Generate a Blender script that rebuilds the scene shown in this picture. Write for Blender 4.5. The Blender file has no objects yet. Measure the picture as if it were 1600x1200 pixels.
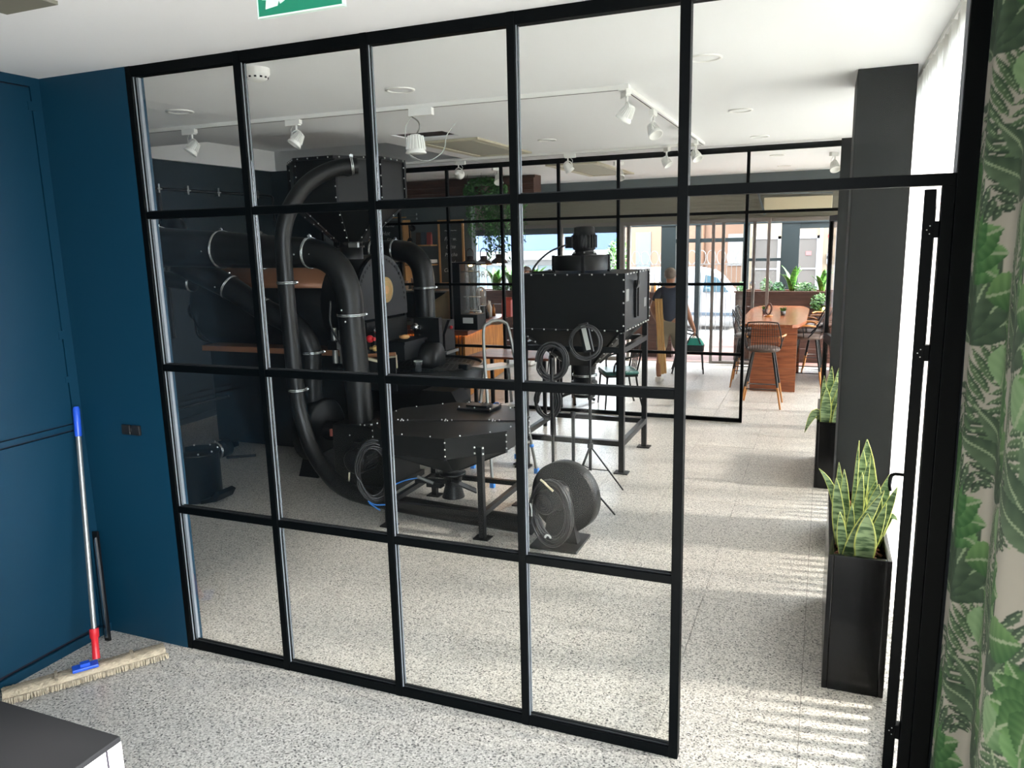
import bpy, math, random
import numpy as np
from mathutils import Vector, Matrix
R = math.radians; PI = math.pi
rnd = random.Random(7)
S = bpy.context.scene
COL = S.collection
U = 1.12          # all coordinates below are in units of 1.12 m; every top-level thing is brought to metres at the end

# ------------------------------------------------------------------ camera, sky, sun, exposure
cam = bpy.data.cameras.new('camera'); camo = bpy.data.objects.new('camera', cam); COL.objects.link(camo)
r_ = Vector((0.926868, 0.374671, -0.02318)); u_ = Vector((-0.048178, 0.179967, 0.982492)); f_ = Vector((-0.372283, 0.909524, -0.184857))
camo.matrix_world = Matrix(((r_.x, u_.x, -f_.x, 0.4566*U), (r_.y, u_.y, -f_.y, -2.6635*U), (r_.z, u_.z, -f_.z, 1.9837*U), (0, 0, 0, 1)))
cam.sensor_width = 36; cam.lens = 1196.9/1600*36; cam.clip_start = .05; cam.clip_end = 300
S.camera = camo
S.view_settings.view_transform = 'Standard'; S.view_settings.look = 'None'; S.view_settings.gamma = 1
S.view_settings.use_curve_mapping = False
S.view_settings.exposure = 2.95
w = bpy.data.worlds.new('sky'); S.world = w; w.use_nodes = True
w.node_tree.nodes['Background'].inputs[0].default_value = (.84, .92, 1, 1)
w.node_tree.nodes['Background'].inputs[1].default_value = 2.6
sun = bpy.data.lights.new('sun', 'SUN'); sun.energy = 4; sun.angle = R(6); sun.color = (1, .93, .84)
suno = bpy.data.objects.new('sun', sun); COL.objects.link(suno)
suno.rotation_euler = Vector((-.80, -.10, -.60)).to_track_quat('-Z', 'Y').to_euler()
def portal(name, loc, rot, sx, sy):
    l = bpy.data.lights.new(name, 'AREA'); l.shape = 'RECTANGLE'; l.size = sx*U; l.size_y = sy*U
    l.cycles.is_portal = True
    o = bpy.data.objects.new(name, l); COL.objects.link(o); o.location = Vector(loc)*U; o.rotation_euler = rot
portal('window_light', (1.25, 2.8, 1.45), (0, R(90), 0), 2.9, 5.7)
portal('window_light', (1.25, -3.6, 1.4), (0, R(90), 0), 2.8, 2.4)
portal('window_light', (-2.0, 9.9, 1.35), (R(-90), 0, 0), 10, 2.6)
S.cycles.max_bounces = 10; S.cycles.transparent_max_bounces = 24; S.cycles.diffuse_bounces = 5
S.cycles.glossy_bounces = 4; S.cycles.transmission_bounces = 6; S.cycles.sample_clamp_indirect = 6
S.cycles.use_denoising = True; S.cycles.caustics_reflective = False; S.cycles.caustics_refractive = False

# ------------------------------------------------------------------ materials
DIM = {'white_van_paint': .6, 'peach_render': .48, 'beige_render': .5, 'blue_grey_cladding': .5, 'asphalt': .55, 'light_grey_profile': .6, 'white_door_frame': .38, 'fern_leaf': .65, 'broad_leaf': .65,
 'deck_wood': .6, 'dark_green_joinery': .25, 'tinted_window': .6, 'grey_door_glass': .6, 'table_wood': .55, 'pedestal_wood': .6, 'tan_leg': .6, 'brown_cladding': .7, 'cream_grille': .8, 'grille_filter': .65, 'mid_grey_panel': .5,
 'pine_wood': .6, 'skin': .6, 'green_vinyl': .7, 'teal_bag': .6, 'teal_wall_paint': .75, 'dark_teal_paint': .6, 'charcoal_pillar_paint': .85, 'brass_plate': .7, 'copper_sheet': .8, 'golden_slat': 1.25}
def lin(h):
    h = h.lstrip('#'); c = [int(h[i:i+2], 16)/255 for i in (0, 2, 4)]
    return tuple(x/12.92 if x <= .04045 else ((x+.055)/1.055)**2.4 for x in c)
def mat(name, hexc, rough=.5, metal=0, var=0, vscale=20, bump=0, bscale=60, spec=.5, emit=None, es=0, coat=0):
    m = bpy.data.materials.new(name); m.use_nodes = True; nt = m.node_tree; b = nt.nodes['Principled BSDF']
    c = tuple(x*DIM.get(name, 1) for x in lin(hexc)); b.inputs['Base Color'].default_value = (*c, 1); b.inputs['Roughness'].default_value = rough
    b.inputs['Metallic'].default_value = metal; b.inputs['Specular IOR Level'].default_value = spec
    b.inputs['Coat Weight'].default_value = coat
    if emit: b.inputs['Emission Color'].default_value = (*lin(emit), 1); b.inputs['Emission Strength'].default_value = es
    tc = nt.nodes.new('ShaderNodeTexCoord')
    if var:
        n = nt.nodes.new('ShaderNodeTexNoise'); n.inputs['Scale'].default_value = vscale; n.inputs['Detail'].default_value = 4
        nt.links.new(tc.outputs['Object'], n.inputs['Vector'])
        r = nt.nodes.new('ShaderNodeValToRGB'); r.color_ramp.elements[0].position = .3; r.color_ramp.elements[1].position = .7
        r.color_ramp.elements[0].color = (*[x*(1-var) for x in c], 1); r.color_ramp.elements[1].color = (*[min(1, x*(1+var)) for x in c], 1)
        nt.links.new(n.outputs['Fac'], r.inputs[0]); nt.links.new(r.outputs[0], b.inputs['Base Color'])
    if bump:
        n2 = nt.nodes.new('ShaderNodeTexNoise'); n2.inputs['Scale'].default_value = bscale; n2.inputs['Detail'].default_value = 3
        nt.links.new(tc.outputs['Object'], n2.inputs['Vector'])
        bp = nt.nodes.new('ShaderNodeBump'); bp.inputs['Strength'].default_value = bump; bp.inputs['Distance'].default_value = .01
        nt.links.new(n2.outputs['Fac'], bp.inputs['Height']); nt.links.new(bp.outputs[0], b.inputs['Normal'])
    return m
def glassmat(name, tint=(.93, .96, .95), refl=1.0, dust=.0):
    m = bpy.data.materials.new(name); m.use_nodes = True; nt = m.node_tree; nt.nodes.clear()
    o = nt.nodes.new('ShaderNodeOutputMaterial'); t = nt.nodes.new('ShaderNodeBsdfTransparent'); t.inputs[0].default_value = (*tint, 1)
    g = nt.nodes.new('ShaderNodeBsdfGlossy'); g.inputs['Roughness'].default_value = .02
    fr = nt.nodes.new('ShaderNodeFresnel'); fr.inputs[0].default_value = 1.45
    ml = nt.nodes.new('ShaderNodeMath'); ml.operation = 'MULTIPLY'; ml.inputs[1].default_value = refl
    nt.links.new(fr.outputs[0], ml.inputs[0])
    mx = nt.nodes.new('ShaderNodeMixShader'); nt.links.new(ml.outputs[0], mx.inputs[0])
    nt.links.new(t.outputs[0], mx.inputs[1]); nt.links.new(g.outputs[0], mx.inputs[2])
    last = mx
    if dust:
        d = nt.nodes.new('ShaderNodeBsdfDiffuse'); d.inputs[0].default_value = (.6, .65, .66, 1)
        m2 = nt.nodes.new('ShaderNodeMixShader'); m2.inputs[0].default_value = dust
        nt.links.new(mx.outputs[0], m2.inputs[1]); nt.links.new(d.outputs[0], m2.inputs[2]); last = m2
    nt.links.new(last.outputs[0], o.inputs[0])
    return m
def sheermat(name, hexc, trans=.5, clear=0.0):
    m = bpy.data.materials.new(name); m.use_nodes = True; nt = m.node_tree; nt.nodes.clear(); c = (*lin(hexc), 1)
    o = nt.nodes.new('ShaderNodeOutputMaterial'); d = nt.nodes.new('ShaderNodeBsdfDiffuse'); t = nt.nodes.new('ShaderNodeBsdfTranslucent')
    d.inputs[0].default_value = c; t.inputs[0].default_value = c
    mx = nt.nodes.new('ShaderNodeMixShader'); mx.inputs[0].default_value = trans
    nt.links.new(d.outputs[0], mx.inputs[1]); nt.links.new(t.outputs[0], mx.inputs[2]); last = mx
    if clear:
        tr = nt.nodes.new('ShaderNodeBsdfTransparent'); m2 = nt.nodes.new('ShaderNodeMixShader'); m2.inputs[0].default_value = clear
        nt.links.new(mx.outputs[0], m2.inputs[1]); nt.links.new(tr.outputs[0], m2.inputs[2]); last = m2
    nt.links.new(last.outputs[0], o.inputs[0]); return m
def granitemat():
    m = bpy.data.materials.new('granite'); m.use_nodes = True; nt = m.node_tree; b = nt.nodes['Principled BSDF']
    g = nt.nodes.new('ShaderNodeNewGeometry')
    v = nt.nodes.new('ShaderNodeTexVoronoi'); v.inputs['Scale'].default_value = 130
    n = nt.nodes.new('ShaderNodeTexNoise'); n.inputs['Scale'].default_value = 100; n.inputs['Detail'].default_value = 3
    n3 = nt.nodes.new('ShaderNodeTexNoise'); n3.inputs['Scale'].default_value = 5; n3.inputs['Detail'].default_value = 2
    for x in (v, n, n3): nt.links.new(g.outputs['Position'], x.inputs['Vector'])
    sep = nt.nodes.new('ShaderNodeSeparateColor'); nt.links.new(v.outputs['Color'], sep.inputs[0])
    r = nt.nodes.new('ShaderNodeValToRGB'); e = r.color_ramp.elements
    e[0].position = 0; e[0].color = (*lin('2e2d2c'), 1); e[1].position = 1; e[1].color = (*lin('d8d4cd'), 1)
    for p, c in ((.14, '444240'), (.26, '8d8983'), (.5, 'b0aba3'), (.8, 'c8c3bb')):
        k = e.new(p); k.color = (*lin(c), 1)
    mth = nt.nodes.new('ShaderNodeMath'); mth.operation = 'MULTIPLY_ADD'; mth.inputs[1].default_value = 1.1; mth.inputs[2].default_value = -.05
    mix = nt.nodes.new('ShaderNodeMath'); mix.operation = 'MULTIPLY_ADD'; mix.inputs[1].default_value = .55
    nt.links.new(sep.outputs[0], mix.inputs[0])
    m4 = nt.nodes.new('ShaderNodeMath'); m4.operation = 'MULTIPLY_ADD'; m4.inputs[1].default_value = 1.3; m4.inputs[2].default_value = -.42
    nt.links.new(n.outputs['Fac'], m4.inputs[0]); nt.links.new(m4.outputs[0], mix.inputs[2])
    nt.links.new(mix.outputs[0], mth.inputs[0]); nt.links.new(mth.outputs[0], r.inputs[0])
    nt.links.new(r.outputs[0], b.inputs['Base Color'])
    rr = nt.nodes.new('ShaderNodeMapRange'); rr.inputs[3].default_value = .30; rr.inputs[4].default_value = .30
    nt.links.new(n3.outputs['Fac'], rr.inputs[0]); nt.links.new(rr.outputs[0], b.inputs['Roughness'])
    return m
def woodmat(name, a, b_, scale=3, rough=.35, axis=0):
    m = bpy.data.materials.new(name); m.use_nodes = True; nt = m.node_tree; b = nt.nodes['Principled BSDF']
    tc = nt.nodes.new('ShaderNodeTexCoord'); mp = nt.nodes.new('ShaderNodeMapping')
    sc = [12, 12, 12]; sc[axis] = 1.2; mp.inputs['Scale'].default_value = sc
    n = nt.nodes.new('ShaderNodeTexNoise'); n.inputs['Scale'].default_value = scale; n.inputs['Detail'].default_value = 6; n.inputs['Distortion'].default_value = .6
    r = nt.nodes.new('ShaderNodeValToRGB'); r.color_ramp.elements[0].position = .35; r.color_ramp.elements[1].position = .68
    k = DIM.get(name, 1); r.color_ramp.elements[0].color = (*[x*k for x in lin(a)], 1); r.color_ramp.elements[1].color = (*[x*k for x in lin(b_)], 1)
    nt.links.new(tc.outputs['Object'], mp.inputs[0]); nt.links.new(mp.outputs[0], n.inputs['Vector'])
    nt.links.new(n.outputs['Fac'], r.inputs[0]); nt.links.new(r.outputs[0], b.inputs['Base Color']); b.inputs['Roughness'].default_value = rough
    return m
def leafmat(name, c0, c1, edge=None):
    """leaf: colour bands along the blade, pale margin by the colour attribute 'e'"""
    m = bpy.data.materials.new(name); m.use_nodes = True; nt = m.node_tree; b = nt.nodes['Principled BSDF']
    tc = nt.nodes.new('ShaderNodeTexCoord')
    n = nt.nodes.new('ShaderNodeTexNoise'); n.inputs['Scale'].default_value = 14; n.inputs['Detail'].default_value = 4
    mp = nt.nodes.new('ShaderNodeMapping'); mp.inputs['Scale'].default_value = (1, 1, 5)
    nt.links.new(tc.outputs['Object'], mp.inputs[0]); nt.links.new(mp.outputs[0], n.inputs['Vector'])
    r = nt.nodes.new('ShaderNodeValToRGB'); r.color_ramp.elements[0].position = .42; r.color_ramp.elements[1].position = .58
    k = DIM.get(name, 1); r.color_ramp.elements[0].color = (*[x*k for x in lin(c0)], 1); r.color_ramp.elements[1].color = (*[x*k for x in lin(c1)], 1)
    nt.links.new(n.outputs['Fac'], r.inputs[0]); out = r.outputs[0]
    if edge:
        at = nt.nodes.new('ShaderNodeAttribute'); at.attribute_name = 'e'
        mx = nt.nodes.new('ShaderNodeMixRGB'); mx.inputs[2].default_value = (*lin(edge), 1)
        nt.links.new(at.outputs['Fac'], mx.inputs[0]); nt.links.new(out, mx.inputs[1]); out = mx.outputs[0]
    nt.links.new(out, b.inputs['Base Color']); b.inputs['Roughness'].default_value = .4
    return m
M = {
 'frame': mat('black_frame_paint', '020405', .5, spec=.08), 'bead': mat('grey_glazing_bead', '7d8187', .5, .1), 'gasket': mat('rubber_gasket', '101315', .7),
 'glass': glassmat('clear_glass', (.985,.992,.99), .10, .001), 'glass2': glassmat('screen_glass', (.98, .985, .985), .25, .004), 'glass3': glassmat('facade_glass', (.98, .985, .985), .35),
 'teal': mat('teal_wall_paint', '06384e', .5, spec=.3), 'teald': mat('dark_teal_paint', '1c2f38', .75), 'groove': mat('dark_groove', '120c1c', .8),
 'white': mat('white_plaster', 'ecedee', .8, bump=.05, bscale=30), 'whitel': mat('white_enamel', 'e6e6e2', .35), 'cream': mat('cream_plaster', 'dcdad6', .8),
 'grout': mat('floor_joint', '6e6a63', .8), 'granite': granitemat(),
 'pillar': mat('charcoal_pillar_paint', '1b1f20', .65, spec=.3, bump=.06, bscale=50), 'desk': mat('dark_grey_laminate', '17181a', .8, spec=.15),
 'steel': mat('black_powder_coat', '090a0b', .42, spec=.3), 'steel2': mat('satin_black_steel', '0d0e10', .38, spec=.3), 'dark': mat('matt_black', '060708', .6, spec=.3),
 'duct': mat('black_duct_paint', '0b0c0d', .40, spec=.35), 'bolt': mat('zinc_bolt', 'd8d8d6', .3, .6), 'clamp': mat('galvanised_clamp', 'c8cccc', .22, .9),
 'copper': mat('copper_sheet', '9a6a4c', .45, .25), 'chrome': mat('chrome', 'd0d2d4', .12, 1), 'brass': mat('brass_plate', 'c9a868', .4, .3),
 'alu': mat('brushed_aluminium', '8a8b89', .35, .7), 'rubber': mat('black_rubber', '121213', .5), 'red': mat('red_plastic', 'c0202a', .4), 'blue': mat('blue_plastic', '2050c0', .35),
 'mop': mat('grey_cotton', 'b6a78f', .9, var=.25, vscale=25, bump=.8, bscale=90), 'mop2': mat('cotton_fringe', 'a89b86', .95, var=.3, vscale=60),
 'black': mat('gloss_black_planter', '060607', .2, spec=.3), 'bark': mat('bark_chips', '6b4028', .9, var=.5, vscale=40),
 'snake': leafmat('snake_plant_leaf', '3f5a38', '8ba277', 'c9cf6a'), 'fern': leafmat('fern_leaf', '24521c', '5a8f34'), 'broad': leafmat('broad_leaf', '28601e', '64a034'), 'dkleaf': leafmat('dark_ivy_leaf', '1d4a1c', '3f7a34'),
 'table': woodmat('table_wood', '9a4f28', 'c6794a', 3, .25, 1), 'tablev': woodmat('pedestal_wood', '8f4a28', 'bd7046', 3, .35, 0), 'pine': woodmat('pine_wood', 'd29a58', 'e6bb7c', 3, .5, 2),
 'clad': woodmat('brown_cladding', '45291f', '5f3d2f', 3, .6, 0), 'slat': woodmat('golden_slat', '8a5218', 'b87a30', 3, .45, 2), 'counter': woodmat('counter_wood', '5e3020', '8a4a30', 3, .5, 0),
 'cane': mat('tan_leg', 'cf8a45', .4), 'seatb': mat('brown_seat_pad', '4b3c35', .7), 'green': mat('green_vinyl', '1f5f55', .4), 'greyseat': mat('grey_green_seat', '47524e', .5),
 'skin': mat('skin', 'b07a5c', .5), 'hair': mat('grey_hair', '6b6058', .9, var=.3, vscale=80), 'tee': mat('navy_tshirt', '262c3c', .85), 'shorts': mat('khaki_shorts', '6d6455', .85), 'shoe': mat('white_shoe', 'cfcac2', .6),
 'bagt': mat('teal_bag', '16a090', .7), 'bagd': mat('dark_bag', '20282c', .8), 'board': mat('chalkboard', '3c3f40', .8, var=.15, vscale=6), 'chalk': mat('chalk', 'b8b8b4', .9), 'oak': mat('pale_oak_frame', 'c59560', .5),
 'van': mat('white_van_paint', 'c4c7cc', .25), 'vang': mat('tinted_window', '55707c', .1), 'peach': mat('peach_render', 'a8826a', .8), 'beige': mat('beige_render', 'a5937a', .8), 'bluebd': mat('blue_grey_cladding', '5a7098', .6),
 'dgreen': mat('dark_green_joinery', '24383a', .5), 'lgrey': mat('light_grey_profile', '8e8984', .4), 'mgrey': mat('mid_grey_panel', '7d8a8e', .6), 'doorg': mat('grey_door_glass', '6a6560', .2), 'road': mat('asphalt', '8e8b88', .9), 'deck': woodmat('deck_wood', '6e524c', '86665e', 3, .6, 0),
 'bulb': mat('lit_bulb', 'ffd9a0', .4, emit='ffb860', es=14), 'led': mat('led_strip', 'ffd080', .4, emit='ffae48', es=2), 'shade': mat('brown_metal_shade', '2e1d18', .4), 'lamp': mat('lantern_glow', 'ffd9a0', .4, emit='ffc070', es=6),
 'exit': mat('exit_sign_green', '00785a', .4), 'exitw': mat('exit_sign_white', 'cfe4da', .5), 'paper': mat('paper', 'd8d8d4', .7), 'cup': mat('paper_cup', 'd8b8a0', .7), 'plastic': glassmat('clear_plastic', (.85, .86, .86), 1, .12), 'sack': mat('jute_sack', '8d7758', .95, bump=.5),
 'acb': mat('cream_grille', 'cfc8ae', .5), 'acg': mat('grille_filter', '8d8b7c', .7), 'filt': mat('cassette_filter', 'a9a798', .7), 'hole': mat('ceiling_void', '3a2e2c', .9), 'rust': mat('reddish_pipe', '8a4a40', .7), 'valve': mat('red_valve', 'b0402a', .5), 'beige2': mat('cream_dispenser', 'bfb79c', .4), 'pink': mat('rose_bag', '9a4a48', .6), 'slate': mat('slate_bag', '4a5560', .6),
 'concrete': mat('grey_pot', '5f6266', .8), 'amber': mat('amber_bottle', '8a5a1c', .2), 'clearb': mat('pale_bottle', 'b8bcb8', .15), 'cable': mat('black_cable', '1a1a1c', .35), 'bluet': mat('blue_tie', '3a7fd0', .5), 'sheer': sheermat('sheer_blind', 'e9e8e4', .50, .02), 'whitefr': mat('white_door_frame', 'c8c8cc', .5),
}
M['bump'] = M['steel']

# ------------------------------------------------------------------ mesh builder
class MB:
    def __init__(s): s.v = []; s.f = []; s.sm = []
    def add(s, vs, fs, smooth=False):
        n = len(s.v); s.v += [tuple(p) for p in vs]; s.f += [tuple(i+n for i in f) for f in fs]; s.sm += [smooth]*len(fs); return s
    def box(s, x0, x1, y0, y1, z0, z1):
        return s.add([(x0,y0,z0),(x1,y0,z0),(x1,y1,z0),(x0,y1,z0),(x0,y0,z1),(x1,y0,z1),(x1,y1,z1),(x0,y1,z1)],
                     [(0,3,2,1),(4,5,6,7),(0,1,5,4),(1,2,6,5),(2,3,7,6),(3,0,4,7)])
    def beam(s, a, b, wx, wy, up=(0,0,1)):
        a = Vector(a); b = Vector(b); d = (b-a).normalized(); u = Vector(up)
        if abs(d.dot(u)) > .98: u = Vector((0,1,0))
        p = d.cross(u).normalized(); q = p.cross(d).normalized(); vs = []
        for c in (a, b):
            for i, j in ((-1,-1),(1,-1),(1,1),(-1,1)): vs.append(c + p*i*wx/2 + q*j*wy/2)
        return s.add(vs, [(0,3,2,1),(4,5,6,7),(0,1,5,4),(1,2,6,5),(2,3,7,6),(3,0,4,7)])
    def tube(s, pts, r, n=10, caps=True, smooth=True):
        pts = [Vector(p) for p in pts]; k = len(pts); rs = r if isinstance(r, (list, tuple)) else [r]*k
        vs = []; t0 = (pts[1]-pts[0]).normalized(); ref = Vector((0,0,1)) if abs(t0.z) < .9 else Vector((0,1,0))
        nrm = t0.cross(ref).normalized()
        for i, p in enumerate(pts):
            t = (pts[min(i+1,k-1)]-pts[max(i-1,0)])
            if t.length < 1e-9: t = t0
            t.normalize(); nrm = (nrm - t*nrm.dot(t))
            if nrm.length < 1e-6: nrm = t.orthogonal()
            nrm.normalize(); bi = t.cross(nrm)
            for j in range(n):
                a = 2*PI*j/n; vs.append(p + (nrm*math.cos(a)+bi*math.sin(a))*rs[i])
        fs = [(i*n+j, i*n+(j+1)%n, (i+1)*n+(j+1)%n, (i+1)*n+j) for i in range(k-1) for j in range(n)]
        s.add(vs, fs, smooth)
        if caps: s.add(vs[:n], [tuple(range(n))[::-1]]); s.add(vs[-n:], [tuple(range(n))])
        return s
    def cyl(s, a, b, r, r2=None, n=16, caps=True): return s.tube([a, b], [r, r if r2 is None else r2], n, caps)
    def lathe(s, prof, c=(0,0,0), n=20, axis='z', smooth=True):
        vs = []
        for (r, z) in prof:
            for j in range(n):
                a = 2*PI*j/n; x, y = r*math.cos(a), r*math.sin(a)
                p = (x, y, z) if axis == 'z' else ((z, x, y) if axis == 'x' else (x, z, y))
                vs.append((p[0]+c[0], p[1]+c[1], p[2]+c[2]))
        k = len(prof); fs = [(i*n+j, i*n+(j+1)%n, (i+1)*n+(j+1)%n, (i+1)*n+j) for i in range(k-1) for j in range(n)]
        if axis == 'y': fs = [f[::-1] for f in fs]
        return s.add(vs, fs, smooth)
    def sph(s, c, r, n=8, sc=(1,1,1)):
        prof = [(max(1e-4, math.sin(PI*i/n))*r, -math.cos(PI*i/n)*r) for i in range(n+1)]
        k = len(s.v); s.lathe(prof, (0,0,0), n*2)
        for i in range(k, len(s.v)): x, y, z = s.v[i]; s.v[i] = (x*sc[0]+c[0], y*sc[1]+c[1], z*sc[2]+c[2])
        return s
    def prism(s, poly, z0, z1, axis='z', smooth=False):
        n = len(poly); P = lambda a, b, z: (a, b, z) if axis == 'z' else ((z, a, b) if axis == 'x' else (a, z, b))
        vs = [P(a, b, z0) for a, b in poly] + [P(a, b, z1) for a, b in poly]
        s.add(vs, [(i, (i+1)%n, n+(i+1)%n, n+i) for i in range(n)], smooth)
        return s.add(vs, [tuple(range(n))[::-1], tuple(range(n, 2*n))])
    def loft(s, rings, caps=True, smooth=False):
        n = len(rings[0]); vs = [p for r in rings for p in r]; k = len(rings)
        s.add(vs, [(i*n+j, i*n+(j+1)%n, (i+1)*n+(j+1)%n, (i+1)*n+j) for i in range(k-1) for j in range(n)], smooth)
        if caps: s.add(rings[0], [tuple(range(n))[::-1]]); s.add(rings[-1], [tuple(range(n))])
        return s
    def mesh(s, name, off=(0,0,0)):
        me = bpy.data.meshes.new(name); o = off
        me.from_pydata([(x-o[0], y-o[1], z-o[2]) for x, y, z in s.v], [], s.f)
        me.polygons.foreach_set('use_smooth', s.sm); me.validate(); me.update(); return me
OFF = {}
def tag(o, label=None, cat=None, group=None, kind=None):
    if label: o['label'] = label
    if cat: o['category'] = cat
    if group: o['group'] = group
    if kind: o['kind'] = kind
    return o
def thing(name, loc, label, cat, group=None):
    o = bpy.data.objects.new(name, None); COL.objects.link(o); o.location = loc; o.empty_display_size = .1
    OFF[o] = tuple(loc); return tag(o, label, cat, group, 'thing')
def build(mb, name, m, parent=None, bevel=0, label=None, cat=None, group=None, kind=None, subs=0):
    """world coordinates in, one object out; a top-level mesh gets its origin at its base"""
    if parent is not None: off = OFF[parent]
    else:
        xs, ys, zs = zip(*mb.v); off = ((min(xs)+max(xs))/2, (min(ys)+max(ys))/2, min(zs))
    me = mb.mesh(name, off); me.materials.append(M[m] if isinstance(m, str) else m)
    o = bpy.data.objects.new(name, me); COL.objects.link(o); OFF[o] = off
    if parent is not None: o.parent = parent
    else: o.location = off
    if bevel:
        b = o.modifiers.new('bevel', 'BEVEL'); b.width = bevel; b.segments = 2; b.limit_method = 'ANGLE'
    if subs:
        sb = o.modifiers.new('sub', 'SUBSURF'); sb.levels = subs; sb.render_levels = subs
    return tag(o, label, cat, group, kind)
def struct(mb, name, m, **k): return build(mb, name, m, kind='structure', **k)
def copy_tree(o, parent=None):
    c = o.copy(); COL.objects.link(c)
    if parent: c.parent = parent
    for ch in list(o.children): copy_tree(ch, c)
    return c
def put(o, loc, rz=0, label=None, group=None, sc=1):
    o.location = loc; o.rotation_euler = (0, 0, rz); o.scale = (sc,)*3
    return tag(o, label, None, group)
def arc(c, r, a0, a1, n, plane='xz'):
    out = []
    for i in range(n+1):
        a = R(a0+(a1-a0)*i/n); x, y = r*math.cos(a), r*math.sin(a)
        out.append((c[0]+x, c[1], c[2]+y) if plane == 'xz' else ((c[0]+x, c[1]+y, c[2]) if plane == 'xy' else (c[0], c[1]+x, c[2]+y)))
    return out
def spline(pts, n=6):
    P = [Vector(p) for p in pts]; P = [P[0]*2-P[1]] + P + [P[-1]*2-P[-2]]; out = []
    for i in range(1, len(P)-2):
        for k in range(n):
            t = k/n; a, b, c, d = P[i-1], P[i], P[i+1], P[i+2]
            out.append(.5*((2*b)+(c-a)*t+(2*a-5*b+4*c-d)*t*t+(3*b-a-3*c+d)*t**3))
    return out+[P[-2]]
def text_obj(txt, name, m, parent, loc, size, rot, ext=.002, shear=0, sx=1, **k):
    cu = bpy.data.curves.new(name, 'FONT'); cu.body = txt; cu.size = size; cu.extrude = ext; cu.shear = shear
    cu.align_x = 'CENTER'; cu.align_y = 'CENTER'
    t = bpy.data.objects.new(name, cu); me = bpy.data.meshes.new_from_object(t)
    bpy.data.objects.remove(t); bpy.data.curves.remove(cu)
    me.materials.clear(); me.materials.append(M[m])
    me.transform(Matrix.Diagonal((sx, 1, 1, 1)))
    o = bpy.data.objects.new(name, me); COL.objects.link(o); off = OFF[parent]; o.parent = parent
    o.location = Vector(loc)-Vector(off); o.rotation_euler = rot; OFF[o] = off; return tag(o, **k)
def bolts(pts, r=.007):
    b = MB()
    for p in pts: b.sph(p, r, 3)
    return b
def lerp(a, b, n): return [tuple(Vector(a).lerp(Vector(b), (i+.5)/n)) for i in range(n)]

# ------------------------------------------------------------------ the setting
CE = 2.87; CN = 2.768
# floor slab with real tiles laid on it, joints left open
fl = struct(MB().box(-9.2, 1.15, -5.2, 9.75, -.2, -.004), 'floor', 'grout')
tile = MB(); T = .536; tile.box(-T/2+.0012, T/2-.0012, -T/2+.0012, T/2-.0012, -.004, 0)
tme = tile.mesh('tile'); tme.materials.append(M['granite'])
rest = MB(); cand = []
i0 = .446
for a in range(-18, 2):
    for b in range(-10, 19):
        cx_, cy_ = i0 + T*(a-.5), -.19 + T*(b+.5)
        if cx_-T/2 < -9.2 or cx_+T/2 > 1.2 or cy_ < -5 or cy_ > 9.6: continue
        d = math.hypot(cx_-.457, cy_+2.66); ang = math.degrees(math.atan2(-(cx_-.457), cy_+2.66))
        cand.append((d + (100 if not (-14 < ang < 56) or cy_ < -2 else 0), cx_, cy_))
cand.sort()
for k, (d, x, y) in enumerate(cand):
    if k < 290:
        o = bpy.data.objects.new('tile', tme); COL.objects.link(o); o.parent = fl
        o.location = Vector((x, y, rnd.uniform(-.0004, 0))) - Vector(OFF[fl])
    else: rest.box(x-T/2+.0012, x+T/2-.0012, y-T/2+.0012, y+T/2-.0012, -.004, 0)
build(rest, 'far_tiles', 'granite', fl, kind='stuff')
# ceilings
struct(MB().box(-3.1, 1.15, -5.2, .045, CN, 3.3), 'ceiling', 'white')
c = MB()
hx0, hx1, hy0, hy1 = -2.98, -2.5, 3.18, 3.5      # open service hole
c.box(-6.4, hx0, .045, 2.71, CE, 3.3); c.box(-3.27, hx0, 2.71, 9.6, CE, 3.3); c.box(hx0, hx1, .045, hy0, CE, 3.3); c.box(hx0, hx1, hy1, 9.6, CE, 3.3)
c.box(hx1, 1.15, .045, 9.6, CE, 3.3); c.box(-9.3, -6.4, 5.7, 9.6, CE, 3.3); c.box(-6.4, -3.27, 5.7, 9.6, CE, 3.3)
c.box(-6.4, -3.27, 2.71, 5.7, 3.17, 3.3)
ceil = struct(c, 'ceiling', 'white')
build(MB().box(hx0, hx1, hy0, hy1, 3.2, 3.22).box(hx0, hx0+.006, hy0, hy1, CE+.012, 3.2).box(hx1-.006, hx1, hy0, hy1, CE+.012, 3.2).box(hx0, hx1, hy0, hy0+.006, CE+.012, 3.2).box(hx0, hx1, hy1-.006, hy1, CE+.012, 3.2).beam((hx0+.1, hy0, 3.05), (hx0+.12, hy1, 3.02), .05, .05), 'ceiling_void', 'hole', ceil)
build(MB().cyl((hx1-.16, hy0, 3.0), (hx1-.12, hy1, 3.0), .04), 'pipe', 'rust', ceil)
# walls
wl = struct(MB().box(-3.15, -2.985, -5.2, .0, 0, CN), 'wall_left', 'groove')
p = MB().box(-2.985, -2.97, -5.2, -1.62, 0, CN).box(-2.985, -2.97, -.048, 0, 0, CN).box(-2.985, -2.97, -1.62, -.048, 2.728, CN).box(-2.985, -2.97, -1.62, -.048, 1.108, 1.134).box(-2.985, -2.97, -1.62, -.048, 0, .012)
build(p, 'wall_panel', 'teal', wl)
d1 = struct(MB().box(-2.985, -2.966, -1.612, -.058, 1.142, 2.720), 'door_1', 'teal')
build(MB().box(-2.97, -2.962, -.075, -.04, 2.62, 2.66).box(-2.97, -2.962, -.075, -.04, 1.56, 1.6).box(-2.97, -2.963, -.07, -.05, 1.345, 1.375), 'hinge', 'teal', d1)
d2 = struct(MB().box(-2.985, -2.966, -1.612, -.058, .06, 1.100), 'door_2', 'teal')
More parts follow.
